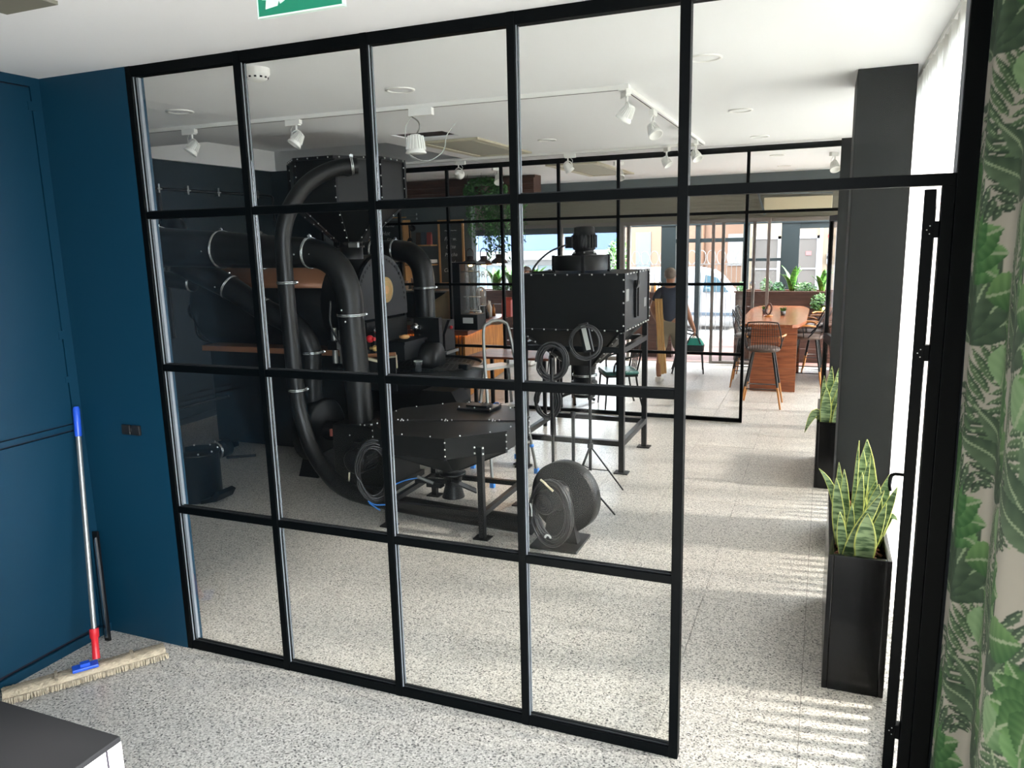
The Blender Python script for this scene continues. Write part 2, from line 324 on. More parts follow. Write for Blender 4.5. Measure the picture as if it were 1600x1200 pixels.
struct(MB().box(-2.97, -2.955, -2.2, 0, 0, .045), 'baseboard_left', 'teal')
struct(MB().box(-3.15, -2.433, 0, .10, 0, CN), 'wall_front', 'teal')
struct(MB().box(-3.15, 1.15, -5.3, -5.2, 0, CN), 'wall_back', 'teald')
wf = struct(MB().box(-6.4, -6.25, .1, 5.9, 0, 3.2), 'wall_far_left', 'teald')
build(MB().box(-6.25, -6.20, .1, 5.8, 2.935, 3.17).box(-6.25, -6.19, .1, 5.8, 2.92, 2.937), 'upper_band', 'white', wf)
struct(MB().box(-6.25, -6.235, .1, 5.65, 0, .07), 'baseboard_left', 'teald')
wb = struct(MB().box(-6.4, -5.52, 5.65, 5.9, 0, 2.92), 'wall_far_back', 'teald')
struct(MB().box(-6.25, -3.27, 5.70, 5.78, 2.93, 3.17), 'trim_4', 'white')
struct(MB().box(-6.4, -3.05, .0, .1, 0, 2.9), 'wall_side', 'white')
struct(MB().box(-9.3, -9.2, 5.65, 9.75, 0, 3.2), 'wall_cafe_left', 'mgrey')
struct(MB().box(-9.2, -6.4, 5.65, 5.75, 0, 3.2), 'wall_cafe_front', 'mgrey')
struct(MB().box(-9.2, -4.6, 8.2, 8.35, 0, 2.87), 'wall_cafe_back', 'mgrey')
struct(MB().box(.571, .87, 2.236, 2.83, 0, CE), 'trim_1', 'pillar', bevel=.004)
# window wall on the right, behind the blinds
wr = struct(MB().box(.99, 1.05, -.06, 5.75, 0, .06).box(.99, 1.05, -.06, 5.75, 2.78, CE), 'window_2', 'lgrey')
for y in (-.03, 1.4, 2.8, 4.2, 5.65): build(MB().box(.99, 1.05, y, y+.05, .06, 2.8), 'window_post', 'lgrey', wr)
for y in (-.03, 1.4, 2.8, 4.2): build(MB().box(1.02, 1.026, y+.05, y+(1.45 if y < 1 else 1.4), .06, 2.78), 'pane', 'glass3', wr)
wr2 = struct(MB().box(.99, 1.05, -5.2, -.06, 0, .06).box(.99, 1.05, -5.2, -.06, 2.70, CN), 'window_3', 'lgrey')
for y in (-5.2, -3.9, -2.6, -1.3): build(MB().box(.99, 1.05, y, y+.05, .06, 2.7), 'window_post', 'lgrey', wr2)
wr3 = struct(MB().box(.99, 1.05, 5.75, 9.6, 0, .06).box(.99, 1.05, 5.75, 9.6, 2.5, CE), 'window_4', 'lgrey')
for y in (7.0, 8.3, 9.55): build(MB().box(.99, 1.05, y, y+.05, .06, 2.5), 'window_post', 'lgrey', wr3)

# ------------------------------------------------------------------ near glazed partition
XC = [-1.8224, -1.2126, -.6093]; ZR = [.733, 1.4321, 2.13]
gp = thing('glazed_partition', (-1.2, 0, 0), 'black steel framed glass partition of sixteen panes beside the teal wall', 'partition')
D0, D1 = 0, .045
vert = [(-2.433, -2.402)] + [(x-.0155, x+.0155) for x in XC] + [(-.0174, .0174)]
for (a, b) in vert: build(MB().box(a, b, D0, D1, 0, CN), 'mullion', 'frame', gp, bevel=.0015)
hz = [(0, .042)] + [(z-.0165, z+.0165) for z in ZR] + [(2.724, CN)]
for i in range(4):
    x0, x1 = vert[i][1], vert[i+1][0]
    for k, (a, b) in enumerate(hz):
        build(MB().box(x0, x1, D0+.003, D1, a, b), 'transom', 'frame', gp, bevel=.0015)
    for k in range(4):
        z0, z1 = hz[k][1], hz[k+1][0]
        build(MB().box(x0+.003, x1-.003, .0235, .0275, z0, z1), 'pane', 'glass', gp)
        bd = MB().box(x0, x0+.004, .012, .0155, z0, z1).box(x0, x0+.004, .033, .0365, z0, z1)
        if i == 0: bd.box(x0, x0+.012, .029, .044, z0, z1)  # wide pale strip stands in for the reflection along the glass edge
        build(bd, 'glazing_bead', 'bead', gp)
        build(MB().box(x0, x1, .015, .021, z0, z0+.004).box(x0, x1, .03, .036, z0, z0+.004), 'gasket', 'gasket', gp)
# overlight and jamb over the doorway
fr = thing('door_frame', (.4, 0, 0), 'black steel door surround with a fixed glass light above the open doorway', 'frame')
build(MB().box(.0174, .803, D0+.002, D1, 2.114, 2.149), 'transom', 'frame', fr, bevel=.0015)
build(MB().box(.0174, .803, D0+.002, D1, 2.724, CN), 'transom', 'frame', fr)
build(MB().box(.803, .858, -.01, .05, 0, CN).box(.858, .985, -.006, .05, 0, CN), 'jamb', 'frame', fr, bevel=.002)
build(MB().box(.770, .803, D0, D1, 0, 2.114), 'jamb', 'frame', fr, bevel=.0015)
build(MB().box(.0174, .803, .0235, .0275, 2.149, 2.724), 'pane', 'glass', fr)
build(MB().box(.797, .803, .010, .018, 2.149, 2.724).box(.797, .803, .03, .036, 2.149, 2.724), 'glazing_bead', 'bead', fr)
# the leaf stands open, swung away through the doorway; it shows its hinge edge
dl = thing('glass_door', (.757, .022, 0), 'open black steel framed glass door leaf with lever handle, seen edge-on in the doorway', 'door')
L = .735
def leafpart(x0, x1, a, b, z0, z1): return MB().box(-(L)+a if False else x0, x1, a, b, z0, z1)
th = dl
def lp(n, m, *bx, bevel=0):
    mb = MB(); [mb.box(*q) for q in bx]
    o = build(mb, n, m, None); o.parent = dl; OFF[o] = (0, 0, 0); xs, ys, zs = zip(*mb.v)
    if bevel: b = o.modifiers.new('bevel', 'BEVEL'); b.width = bevel; b.segments = 2
    return o
lp('stile', 'frame', (-.034, -.001, 0, .04, .008, 2.105), bevel=.0015); lp('stile', 'frame', (-.034, -.001, L-.04, L, .008, 2.105), bevel=.0015)
for z0, z1 in ((.008, .05), (.716, .75), (1.415, 1.449), (2.07, 2.105)): lp('rail', 'frame', (-.034, -.001, .04, L-.04, z0, z1))
for z0, z1 in ((.05, .716), (.75, 1.415), (1.449, 2.07)): lp('pane', 'glass', (-.019, -.015, .04, L-.04, z0, z1))
for z in (.26, 1.58, 1.96): lp('hinge', 'frame', (-.004, .012, -.004, .03, z, z+.05), bevel=.001)
for z in (.26, 1.58, 1.96):
    b = MB(); [b.sph((-.012-.008*(q == 1), -.001, z+.012+.012*q), .0022, 3) for q in range(3)]; o = build(b, 'screw_set', 'bolt', None); o.parent = dl; o['kind'] = 'stuff'
h = MB().tube([(-.034, L-.03, 1.0), (-.075, L-.03, 1.0), (-.088, L-.036, .995), (-.092, L-.055, .985), (-.092, L-.1, .968), (-.087, L-.12, .955)], [.007, .007, .008, .008, .007, .006], 8)
o = build(h, 'lever_handle', 'frame', None); o.parent = dl
dl.rotation_euler = (0, 0, -R(6.6))

# far glazed screen
gs = thing('glazed_screen', (-2.6, 5.65, 0), 'dark steel framed glass screen dividing the machine room from the cafe bar', 'partition')
XF = [-5.06, -4.38, -3.72, -3.03, -2.34, -1.66, -.98, -.315]
V2 = [(-5.52, -5.49)] + [(x-.015, x+.015) for x in XF]
for a, b in V2: build(MB().box(a, b, 5.65, 5.69, 0, 2.855), 'mullion', 'frame', gs)
H2 = [(0, .04), (.72, .75), (1.46, 1.49), (2.19, 2.22), (2.80, 2.855)]
for i in range(8):
    x0, x1 = V2[i][1], V2[i+1][0]
    for a, b in H2: build(MB().box(x0, x1, 5.652, 5.69, a, b), 'transom', 'frame', gs)
    for k in range(4): build(MB().box(x0, x1, 5.668, 5.672, H2[k][1], H2[k+1][0]), 'pane', 'glass2', gs)
build(MB().box(-.30, .54, 5.652, 5.69, 2.19, 2.22).box(-.30, .54, 5.652, 5.69, 2.80, 2.855), 'transom', 'frame', gs)
build(MB().box(-.30, .54, 5.668, 5.672, 2.22, 2.80), 'pane', 'glass2', gs)
build(MB().box(.54, .665, 5.64, 5.70, 0, CE), 'mullion', 'pillar', gs)
build(MB().box(.665, .88, 5.66, 5.67, 0, CE), 'side_panel', 'pillar', gs)
dl2 = thing('glass_door', (.62, 5.71, 0), 'open glass door leaf with a long black pull handle in the far screen', 'door')
for n, m_, bx in [('stile', 'frame', (-.02, .02, 0, .05, .01, 2.16)), ('stile', 'frame', (-.02, .02, .70, .76, .01, 2.16)), ('rail', 'frame', (-.02, .02, .05, .70, .01, .08)), ('rail', 'frame', (-.02, .02, .05, .70, .80, .90)), ('rail', 'frame', (-.02, .02, .05, .70, 2.1, 2.16)), ('pane', 'glass2', (-.004, .004, .05, .70, .08, .80)), ('pane', 'glass2', (-.004, .004, .05, .70, .90, 2.1)), ('pull_handle', 'rubber', (-.06, -.035, .05, .075, 1.05, 1.55)), ('lock', 'alu', (-.03, .03, .705, .75, .83, .87))]:
    o = build(MB().box(*bx), n, m_, None, bevel=.002 if 'pane' not in n else 0); o.parent = dl2
dl2.rotation_euler = (0, 0, R(10))


# ------------------------------------------------------------------ vertical blinds along the right window
vb = thing('vertical_blind', (.92, 2.8, 0), 'long white vertical blind along the right-hand windows behind the pillar, with an unseen added length shading the cafe', 'blind')
slat_poly = [(-.001, -.045), (.006, -.02), (.006, .02), (-.001, .045), (-.002, .045), (.005, .02), (.005, -.02), (-.002, -.045)]
sm_ = MB().prism(slat_poly, .03, 2.84); sme = sm_.mesh('slat'); sme.materials.append(M['sheer'])
y = .07; k = 0
while y < 9.45:  # slats past the far screen are unseen, added to keep sun off the cafe
    o = bpy.data.objects.new('slat', sme); COL.objects.link(o); o.parent = vb
    o.location = Vector((.917 + .004*math.sin(k*1.7), y, 0)) - vb.location; o.rotation_euler = (0, 0, R(-24 + rnd.uniform(-7, 7)))
    y += .088; k += 1
build(MB().box(.90, .935, .03, 9.46, 2.842, CE), 'head_rail', 'whitel', vb)

# ------------------------------------------------------------------ palm print curtain right of the door
def palm_texture(nw, nh, px):
    """paint leaves into an array: rows = height, columns = cloth width"""
    A = np.zeros((nh, nw, 3)); A[:] = lin('a39f95')
    yy, xx = np.mgrid[0:nh, 0:nw]; X = xx*px; Y = yy*px
    rg = random.Random(3)
    def blob(cx, cy, L, Wd, ang, col, col2, bend=0, ribs=True):
        x0, x1 = int(max(0, (cx-L*1.2)/px)), int(min(nw, (cx+L*1.2)/px)); y0, y1 = int(max(0, (cy-L*1.2)/px)), int(min(nh, (cy+L*1.2)/px))
        if x1 <= x0 or y1 <= y0: return
        dx = X[y0:y1, x0:x1]-cx; dy = Y[y0:y1, x0:x1]-cy; ca, sa = math.cos(ang), math.sin(ang)
        u = (dx*ca+dy*sa)/L; v = (-dx*sa+dy*ca)/Wd; v = v - bend*u*u
        half = np.clip(np.sin(np.pi*np.clip(u, 0, 1)**.8), 0, 1)
        m = (u > 0) & (u < 1) & (np.abs(v) < half)
        sh = np.clip(.5+.5*v/np.maximum(half, .01), 0, 1)
        if ribs: sh = np.clip(sh + .10*np.sin(u*40-np.abs(v)*4), 0, 1)
        c = np.array(lin(col))[None, None]*(1-sh[..., None]) + np.array(lin(col2))[None, None]*sh[..., None]
        c = np.where((np.abs(v) < .07)[..., None], np.array(lin('8a9a7c'))[None, None], c)
        sub = A[y0:y1, x0:x1]; sub[m] = c[m]
    def frond(cx, cy, L, ang, n, col, col2, wd=.012, spread=1.1):
        for i in range(n):
            t = (i+.5)/n; px_, py_ = cx+math.cos(ang)*L*t, cy+math.sin(ang)*L*t
            l = L*.52*math.sin(PI*(.15+.8*t))
            for sgn in (-1, 1): blob(px_, py_, l, wd, ang+sgn*(spread-.5*t), col, col2, bend=sgn*.9, ribs=False)
    for j in range(-1, 8):
        for i in range(-1, 6):
            bx = i*.52 + (j % 2)*.26; by = j*.40
            for q in range(7): blob(bx+.05, by+.02, .30, .045, PI/2+.35*(q-3), '2e4432', '566c52', bend=.3*(q-3)/3)
            frond(bx+.24, by+.30, .34, -PI/2+.5, 11, '26392c', '4a5f48')
            frond(bx+.36, by+.12, .30, PI/2-.3, 10, '2c4531', '57704f')
            for q in range(5): blob(bx+.30, by+.05, .13, .05, 2.2+.55*q, '2a5528', '648a54', bend=.2)
            for q in range(5): blob(bx+.02, by+.28, .15, .06, -.4+.5*q, '2a5a2c', '6c935e', bend=-.2)
            blob(bx+.44, by+.30, .17, .07, 1.2, '4a6e45', '809c74'); blob(bx+.12, by+.16, .14, .055, .3, '2c562d', '628552')
    return A*.72
prof = [(.862, -.012), (.866, -.05), (.862, -.09), (.874, -.112), (.905, -.118), (.932, -.13), (.940, -.16), (.925, -.24), (.912, -.33), (.905, -.43), (.885, -.52), (.872, -.60), (.875, -.66), (.90, -.70), (.93, -.74), (.93, -.80), (.90, -.9), (.885, -1.0), (.90, -1.08), (.93, -1.13)]
pr = spline([(a, b, 0) for a, b in prof], 8)
dist = [0]
for a, b in zip(pr, pr[1:]): dist.append(dist[-1]+(b-a).length)
px = .0045; Lc = dist[-1]; nw = int(Lc/px); nh = int(2.72/px)
tex = palm_texture(nw, nh, px)
sx_ = np.linspace(0, Lc, nw+1); cxs = np.interp(sx_, dist, [p.x for p in pr]); cys = np.interp(sx_, dist, [p.y for p in pr])
zz = np.linspace(.03, 2.75, nh+1)
V = np.zeros((nh+1, nw+1, 3)); V[..., 0] = cxs[None]; V[..., 1] = cys[None]; V[..., 2] = zz[:, None]
V[..., 0] += (.006*np.sin(zz*2.1))[:, None]
idx = np.arange((nh+1)*(nw+1)).reshape(nh+1, nw+1)
F = np.stack([idx[:-1, :-1], idx[:-1, 1:], idx[1:, 1:], idx[1:, :-1]], -1).reshape(-1, 4)
V = V.reshape(-1, 3); V -= np.array([.9, -.5, 0])
me = bpy.data.meshes.new('palm_curtain'); me.vertices.add(len(V)); me.vertices.foreach_set('co', V.ravel())
me.loops.add(F.size); me.loops.foreach_set('vertex_index', F.ravel().astype(np.int32)); me.polygons.add(len(F))
me.polygons.foreach_set('loop_start', np.arange(0, F.size, 4, dtype=np.int32)); me.update(calc_edges=True)
ca = me.color_attributes.new('print', 'FLOAT_COLOR', 'POINT')
tx = np.pad(tex, ((0, 1), (0, 1), (0, 0)), 'edge'); cc = np.ones((tx.shape[0]*tx.shape[1], 4), np.float32); cc[:, :3] = tx.reshape(-1, 3); ca.data.foreach_set('color', cc.ravel())
me.polygons.foreach_set('use_smooth', np.ones(len(F), bool))
m = mat('palm_print_cloth', 'c9c5b8', .9); at = m.node_tree.nodes.new('ShaderNodeAttribute'); at.attribute_name = 'print'
m.node_tree.links.new(at.outputs['Color'], m.node_tree.nodes['Principled BSDF'].inputs['Base Color']); me.materials.append(m)
o = bpy.data.objects.new('palm_curtain', me); COL.objects.link(o); o.location = (.9, -.5, 0)
sd = o.modifiers.new('thick', 'SOLIDIFY'); sd.thickness = .004
tag(o, 'floor-length curtain printed with green palm leaves right of the doorway', 'curtain')
build(MB().cyl((.9, -1.2, 2.757), (.9, -.01, 2.757), .009), 'curtain_rail', 'frame', label='slim black rail carrying the palm leaf curtain', cat='curtain rail')

# ------------------------------------------------------------------ duct helpers
def ring_clamp(p, d, r, parent, lug=True):
    """galvanised band clamp round a duct at p, axis d"""
    p = Vector(p); d = Vector(d).normalized(); a = d.orthogonal().normalized(); b = d.cross(a)
    mb = MB(); pts = [p + (a*math.cos(t)+b*math.sin(t))*(r+.005) for t in [2*PI*i/28 for i in range(29)]]
    for s_ in (-.006, .006): mb.tube([q+d*s_ for q in pts], .005, 6, False)
    cd = (Vector((.457, -2.66, 1.98))-p); cd = (cd - d*cd.dot(d)).normalized(); e = d.cross(cd)
    if abs(d.z) > .5: q = p + e*(r+.01)*(1 if e.x > 0 else -1)
    else: q = p + Vector((0, 0, 1))*(r+.012)
    mb.beam(q-d*.014, q+d*.014, .014, .022); mb.beam(q-e*.018, q+e*.018, .006, .006)
    return build(mb, 'clamp', 'clamp', parent)
def seg_elbow(pts, r, parent, name='elbow', m_='duct', n=22):
    return build(MB().tube(pts, r, n, True, True), name, m_, parent)
def rivets(ps, parent): return build(bolts(ps, .008), 'rivet_set', 'bolt', parent, kind='stuff')

# ------------------------------------------------------------------ octagonal bin with bolted lid (front)
def octa(c, h, z, e=.414): 
    k = h*e; return [(c[0]+a, c[1]+b, z) for a, b in ((-k,-h),(k,-h),(h,-k),(h,k),(k,h),(-k,h),(-h,k),(-h,-k))]
ob = thing('octagonal_hopper', (-2.04, 2.23, 0), 'low black octagonal steel hopper with bolted flat lid on four legs behind the partition', 'hopper')
cb = (-2.04, 2.23)
build(MB().loft([octa(cb, .53, .56), octa(cb, .53, .70)], False), 'side_wall', 'steel', ob)
build(MB().loft([octa(cb, .53, .56), octa(cb, .075, .33)], False), 'funnel', 'steel', ob)
pt = octa(cb, .54, .70)
lid = build(MB().loft([octa(cb, .54, .698), octa(cb, .54, .706)]), 'lid', 'steel', ob)
build(MB().beam((-2.53, 2.02, .708), (-1.55, 2.30, .708), .006, .004), 'seam', 'dark', lid)
hatch = build(MB().box(-2.12, -1.84, 2.50, 2.72, .706, .724).box(-2.07, -1.89, 2.555, 2.665, .724, .74), 'hatch', 'steel2', ob, bevel=.004)
bp = []
for q in range(8):
    a, b = pt[q], pt[(q+1) % 8]; bp += [(Vector(p)+Vector((0, 0, .008))) + (Vector((cb[0], cb[1], .7))-Vector(p)).normalized()*.02 for p in lerp(a, b, 2)]
    v = Vector(octa(cb, .532, .70)[q]); v2 = Vector(octa(cb, .532, .56)[q]); bp += lerp(v, v2, 3)
    bp += lerp(octa(cb, .532, .56)[q], octa(cb, .08, .333)[q], 9)
for k in (.18, .5, .84):
    p = Vector((-2.53, 2.02, .712)).lerp(Vector((-1.55, 2.30, .712)), k)
    for d in ((-.035, 0), (-.012, .016), (.016, -.012), (.04, .012), (0, -.02)): bp.append(p+Vector((d[0], d[1], 0)))
for a, b in ((-2.11, 2.52), (-2.11, 2.70), (-1.98, 2.52), (-1.85, 2.52), (-1.85, 2.70), (-1.98, 2.70), (-1.92, 2.6), (-2.04, 2.66)): bp.append((a, b, .73))
build(bolts(bp, .0065), 'bolt_set', 'bolt', ob, kind='stuff')
# bolted flange ribs down the funnel
rb = MB()
for q in range(8): rb.beam(octa(cb, .532, .56)[q], octa(cb, .08, .333)[q], .018, .012)
build(rb, 'flange_set', 'steel2', ob, kind='stuff')
LG = [(-1.61, 1.80), (-2.34, 1.80), (-2.34, 2.50), (-1.61, 2.50)]
for x, y in LG:
    lg = build(MB().beam((x, y, .006), (x, y, .64 if x > -2 and y < 2 else .56), .04, .04), 'leg', 'steel2', ob)
    build(MB().box(x-.055, x+.055, y-.045, y+.045, 0, .008), 'foot_plate', 'steel2', lg)
build(bolts([(-1.64, 1.776, .6), (-1.64, 1.776, .64), (-1.58, 1.776, .6), (-1.58, 1.776, .64)], .0075), 'bolt_set', 'bolt', ob, kind='stuff')
for q in range(4):
    a, b = LG[q], LG[(q+1) % 4]; build(MB().beam((a[0], a[1], .17), (b[0], b[1], .17), .035, .035), 'brace', 'steel2', ob)
build(MB().lathe([(.075, .34), (.075, .30), (.10, .30), (.10, .285), (.075, .285), (.06, .20), (.085, .11)], (cb[0], cb[1], 0), 20), 'outlet', 'steel2', ob)
build(MB().beam((cb[0]-.02, cb[1]-.08, .25), (cb[0]-.26, cb[1]-.10, .24), .03, .03).box(cb[0]-.16, cb[0]-.04, cb[1]-.12, cb[1]-.06, .205, .235).beam((cb[0]+.04, cb[1]-.10, .27), (cb[0]+.2, cb[1]-.02, .18), .10, .01), 'slide_valve', 'steel2', ob)
build(MB().cyl((cb[0]-.10, cb[1]-.12, .24), (cb[0]-.22, cb[1]-.14, .285), .012), 'air_cylinder', 'alu', ob)
build(MB().tube(spline([(cb[0]-.2, cb[1]-.14, .28), (cb[0]-.32, cb[1]-.16, .25), (cb[0]-.42, cb[1]-.2, .2), (cb[0]-.5, cb[1]-.25, .12)]), .005, 6), 'air_hose', 'bluet', ob)

# ------------------------------------------------------------------ long conveying pipe: cyclone inlet - down - floor - blower
cp = thing('conveying_pipe', (-2.6, 2.1, 0), 'thin black pipe curving from the ceiling cyclone down along the floor to the round blower', 'pipe')
pts = spline([(-2.97, 2.62, 2.58), (-3.10, 2.50, 2.555), (-3.24, 2.36, 2.45), (-3.33, 2.26, 2.29), (-3.385, 2.2, 2.09), (-3.40, 2.2, 1.80), (-3.395, 2.2, 1.4), (-3.375, 2.2, .85), (-3.345, 2.2, .62), (-3.25, 2.18, .38), (-3.08, 2.14, .20), (-2.88, 2.09, .115), (-2.6, 2.05, .085)], 5)
cpr = .063
build(MB().tube(pts, cpr, 20), 'pipe_bend', 'duct', cp)
build(MB().tube([(-2.6, 2.05, .085), (-2.15, 2.0, .08), (-1.3, 1.93, .08)], cpr, 20), 'floor_pipe', 'duct', cp)
for q in (4, 12, 20, 26, 33, 38, 44, 48, 52, 56):
    if q+1 < len(pts): build(MB().tube([pts[q], pts[q]+(pts[q+1]-pts[q]).normalized()*.008], cpr+.0015, 20), 'seam', 'steel2', cp)
ring_clamp((-3.0, 2.595, 2.578), (1, .8, .1), cpr, cp); ring_clamp((-3.398, 2.2, 1.70), (0, 0, 1), cpr, cp); ring_clamp((-3.372, 2.2, .86), (0, 0, 1), cpr, cp)

# ------------------------------------------------------------------ ceiling cyclone
cy = thing('cyclone_hopper', (-3.42, 3.15, 2.0), 'big black octagonal hopper with bolted seams hanging under the ceiling', 'hopper')
cc_ = (-3.42, 3.15); hh = .455
build(MB().loft([octa(cc_, hh, 2.31), octa(cc_, hh, 2.66)]), 'side_wall', 'steel', cy)
build(MB().loft([octa(cc_, hh+.018, 2.655), octa(cc_, hh+.018, 2.68)]), 'top_flange', 'steel2', cy)
build(MB().loft([octa(cc_, hh, 2.31), octa(cc_, .12, 2.0)], False), 'funnel', 'steel', cy)
bp = []; rb = MB()
for q in range(8):
    a, b = octa(cc_, hh, 2.66)[q], octa(cc_, hh, 2.31)[q]; t = octa(cc_, .125, 2.005)[q]
    rb.beam(a, b, .03, .03); rb.beam(b, t, .022, .02)
    bp += lerp(Vector(a)*1.0, b, 4); bp += lerp(b, t, 5); a2 = octa(cc_, hh+.02, 2.668)[q]; b2 = octa(cc_, hh+.02, 2.668)[(q+1) % 8]; bp += lerp(a2, b2, 4)
bp = [Vector(p) + (Vector((.457, -2.66, 1.98))-Vector(p)).normalized()*.02 for p in bp]
build(rb, 'flange_set', 'steel2', cy, kind='stuff'); build(bolts(bp, .007), 'bolt_set', 'bolt', cy, kind='stuff')
build(MB().cyl((-2.99, 2.60, 2.58), (-3.28, 2.9, 2.58), .063), 'inlet', 'steel2', cy)
build(MB().lathe([(.10, 2.0), (.10, 1.97), (.115, 1.97), (.115, 1.95), (.10, 1.95), (.10, 1.85)], (cc_[0], cc_[1], 0), 20), 'outlet', 'steel2', cy)
build(MB().box(-3.36, -3.27, 3.02, 3.05, 1.95, 1.99), 'latch', 'alu', cy)

# ------------------------------------------------------------------ exhaust ducts
ed = thing('exhaust_duct', (-3.8, 2.8, 1.0), 'thick black exhaust duct with clamps and an elbow dropping to the motor box', 'duct')
dpt = [Vector((-5.02, 2.52, 1.996)), Vector((-4.98, 2.52, 1.994)), Vector((-4.281, 2.52, 1.960)), Vector((-3.866, 2.52, 1.937)), Vector((-3.389, 2.52, 1.919))]; drr = [.172, .170, .152, .138, .118]
build(MB().tube(dpt, drr, 26), 'straight_duct', 'duct', ed)
build(MB().cyl((-5.35, 2.62, 2.05), (-5.02, 2.52, 1.996), .175, n=26), 'end_elbow', 'duct', ed)
build(MB().lathe([(.001, -.03), (.15, -.03), (.15, .03), (.001, .03)], (-5.24, 2.95, 2.13), 28, 'y'), 'blank_flange', 'steel', ed)
build(MB().tube([(-5.6, 2.9, 1.73), (-5.006, 2.9, 1.652)], .075, 18), 'side_branch', 'duct', ed); ring_clamp((-5.02, 2.9, 1.655), (1, 0, -.1), .075, ed)
for p, r in zip(dpt[1:], drr[1:]): ring_clamp(p, (1, 0, -.04), r, ed)
rivets([(-4.90, 2.352, 1.98), (-4.37, 2.37, 1.95), (-3.78, 2.385, 1.93), (-3.46, 2.40, 1.91), (-3.32, 2.41, 1.91)], ed)
el = spline([(-3.389, 2.52, 1.919), (-3.25, 2.52, 1.885), (-3.13, 2.525, 1.79), (-3.07, 2.53, 1.65), (-3.05, 2.53, 1.53), (-3.05, 2.53, 1.42)], 4)
build(MB().tube(el, [.118-.014*min(1, i/8) for i in range(len(el))], 24), 'elbow', 'duct', ed)
build(MB().tube([(-3.05, 2.53, 1.42), (-3.01, 2.53, .555)], .104, 24), 'drop_pipe', 'duct', ed)
ring_clamp((-3.05, 2.53, 1.425), (0, 0, 1), .104, ed)
rivets([(-3.06, 2.42, 1.47), (-3.03, 2.42, 1.38)], ed)
bd_ = ed
build(MB().tube([(-4.90, 2.66, 1.86), (-4.402, 2.70, 1.629), (-4.071, 2.72, 1.435)], [.12, .105, .10], 22), 'branch_pipe', 'duct', bd_)
build(MB().tube(spline([(-4.071, 2.72, 1.435), (-3.85, 2.74, 1.34), (-3.70, 2.75, 1.22), (-3.63, 2.76, 1.06)], 4), .098, 22), 'branch_elbow', 'duct', bd_)
build(MB().tube([(-3.63, 2.76, 1.06), (-3.65, 2.76, .60)], .085, 22), 'branch_drop', 'duct', bd_)
ring_clamp((-4.402, 2.70, 1.629), (.5, .04, -.26), .105, bd_); ring_clamp((-4.071, 2.72, 1.435), (.4, .04, -.22), .10, bd_); ring_clamp((-3.63, 2.76, 1.07), (0, 0, 1), .09, bd_)
rivets([(-4.47, 2.59, 1.64), (-4.0, 2.62, 1.41)], bd_)
sd_ = thing('side_duct', (-3.5, 4.5, .7), 'black duct under the ceiling hopper with an elbow dropping behind the cooling tray', 'duct')
build(MB().tube([(-4.3, 4.55, 1.90), (-3.78, 4.55, 1.90)], .112, 22), 'straight_duct', 'duct', sd_)
build(MB().tube(spline([(-3.78, 4.55, 1.90), (-3.62, 4.55, 1.87), (-3.51, 4.55, 1.76), (-3.475, 4.55, 1.60), (-3.475, 4.55, 1.48)], 4), .112, 22), 'elbow', 'duct', sd_)
build(MB().tube([(-3.475, 4.55, 1.50), (-3.475, 4.55, .35)], .108, 22), 'drop_pipe', 'duct', sd_)
build(MB().box(-3.6, -3.36, 4.43, 4.67, 0, .36), 'pipe_foot', 'steel2', sd_)
ring_clamp((-4.06, 4.55, 1.9), (1, 0, 0), .112, sd_); ring_clamp((-3.80, 4.55, 1.9), (1, 0, 0), .112, sd_); ring_clamp((-3.475, 4.55, 1.51), (0, 0, 1), .112, sd_)
# motor box under the drop pipe
mbx = thing('motor_box', (-2.95, 2.6, 0), 'black fan box with an electric motor under the thick drop pipe', 'fan')
build(MB().box(-3.22, -2.72, 2.42, 2.95, .04, .54), 'casing', 'steel', mbx, bevel=.004)
build(MB().box(-3.25, -2.69, 2.40, 2.97, 0, .045), 'base', 'steel2', mbx)
build(MB().box(-3.14, -2.88, 2.40, 2.66, .54, .553), 'flange', 'steel2', mbx)
mo = build(MB().lathe([(.001, -.20), (.085, -.20), (.10, -.185), (.10, -.02), (.115, -.02), (.115, 0)], (-2.90, 2.42, .30), 24, 'y'), 'motor', 'steel2', mbx)
fn = MB()
for i in range(16):
    a = 2*PI*i/16; fn.beam((-2.90+.1*math.cos(a), 2.25, .30+.1*math.sin(a)), (-2.90+.1*math.cos(a), 2.40, .30+.1*math.sin(a)), .006, .02, up=(math.cos(a), 0, math.sin(a)))
build(fn, 'cooling_fin_set', 'steel2', mo, kind='stuff')
build(MB().box(-2.95, -2.86, 2.27, 2.38, .40, .45), 'terminal_box', 'steel2', mo, bevel=.004)
build(bolts([(-2.74, 2.41, .52), (-2.74, 2.41, .44), (-3.05, 2.41, .46), (-2.93, 2.39, .56), (-2.89, 2.39, .56), (-2.86, 2.45, .58), (-2.85, 2.42, .56)], .007), 'bolt_set', 'bolt', mbx, kind='stuff')
build(MB().tube(spline([(-2.93, 2.20, .22), (-2.93, 2.19, .17), (-2.94, 2.20, .15)]), .008, 6), 'cable_tag', 'beige2', mbx)
build(MB().box(-3.235, -3.22, 2.40, 2.42, .44, .50), 'red_switch', 'rust', mbx)
# blower casing behind
bl = thing('snail_blower', (-3.65, 2.75, 0), 'dark round snail blower housing standing behind the thin pipe', 'blower')
build(MB().lathe([(.001, -.09), (.26, -.09), (.28, -.08), (.28, .08), (.26, .09), (.001, .09)], (-3.62, 2.78, .38), 30, 'x'), 'casing', 'steel', bl)
build(MB().prism([(2.58, 0), (2.98, 0), (2.88, .2), (2.68, .2)], -3.72, -3.52, 'x'), 'stand', 'steel2', bl)
build(MB().lathe([(.09, 0), (.09, .2), (.07, .22), (.001, .22)], (-3.53, 2.78, .38), 20, 'x'), 'motor', 'steel2', bl)

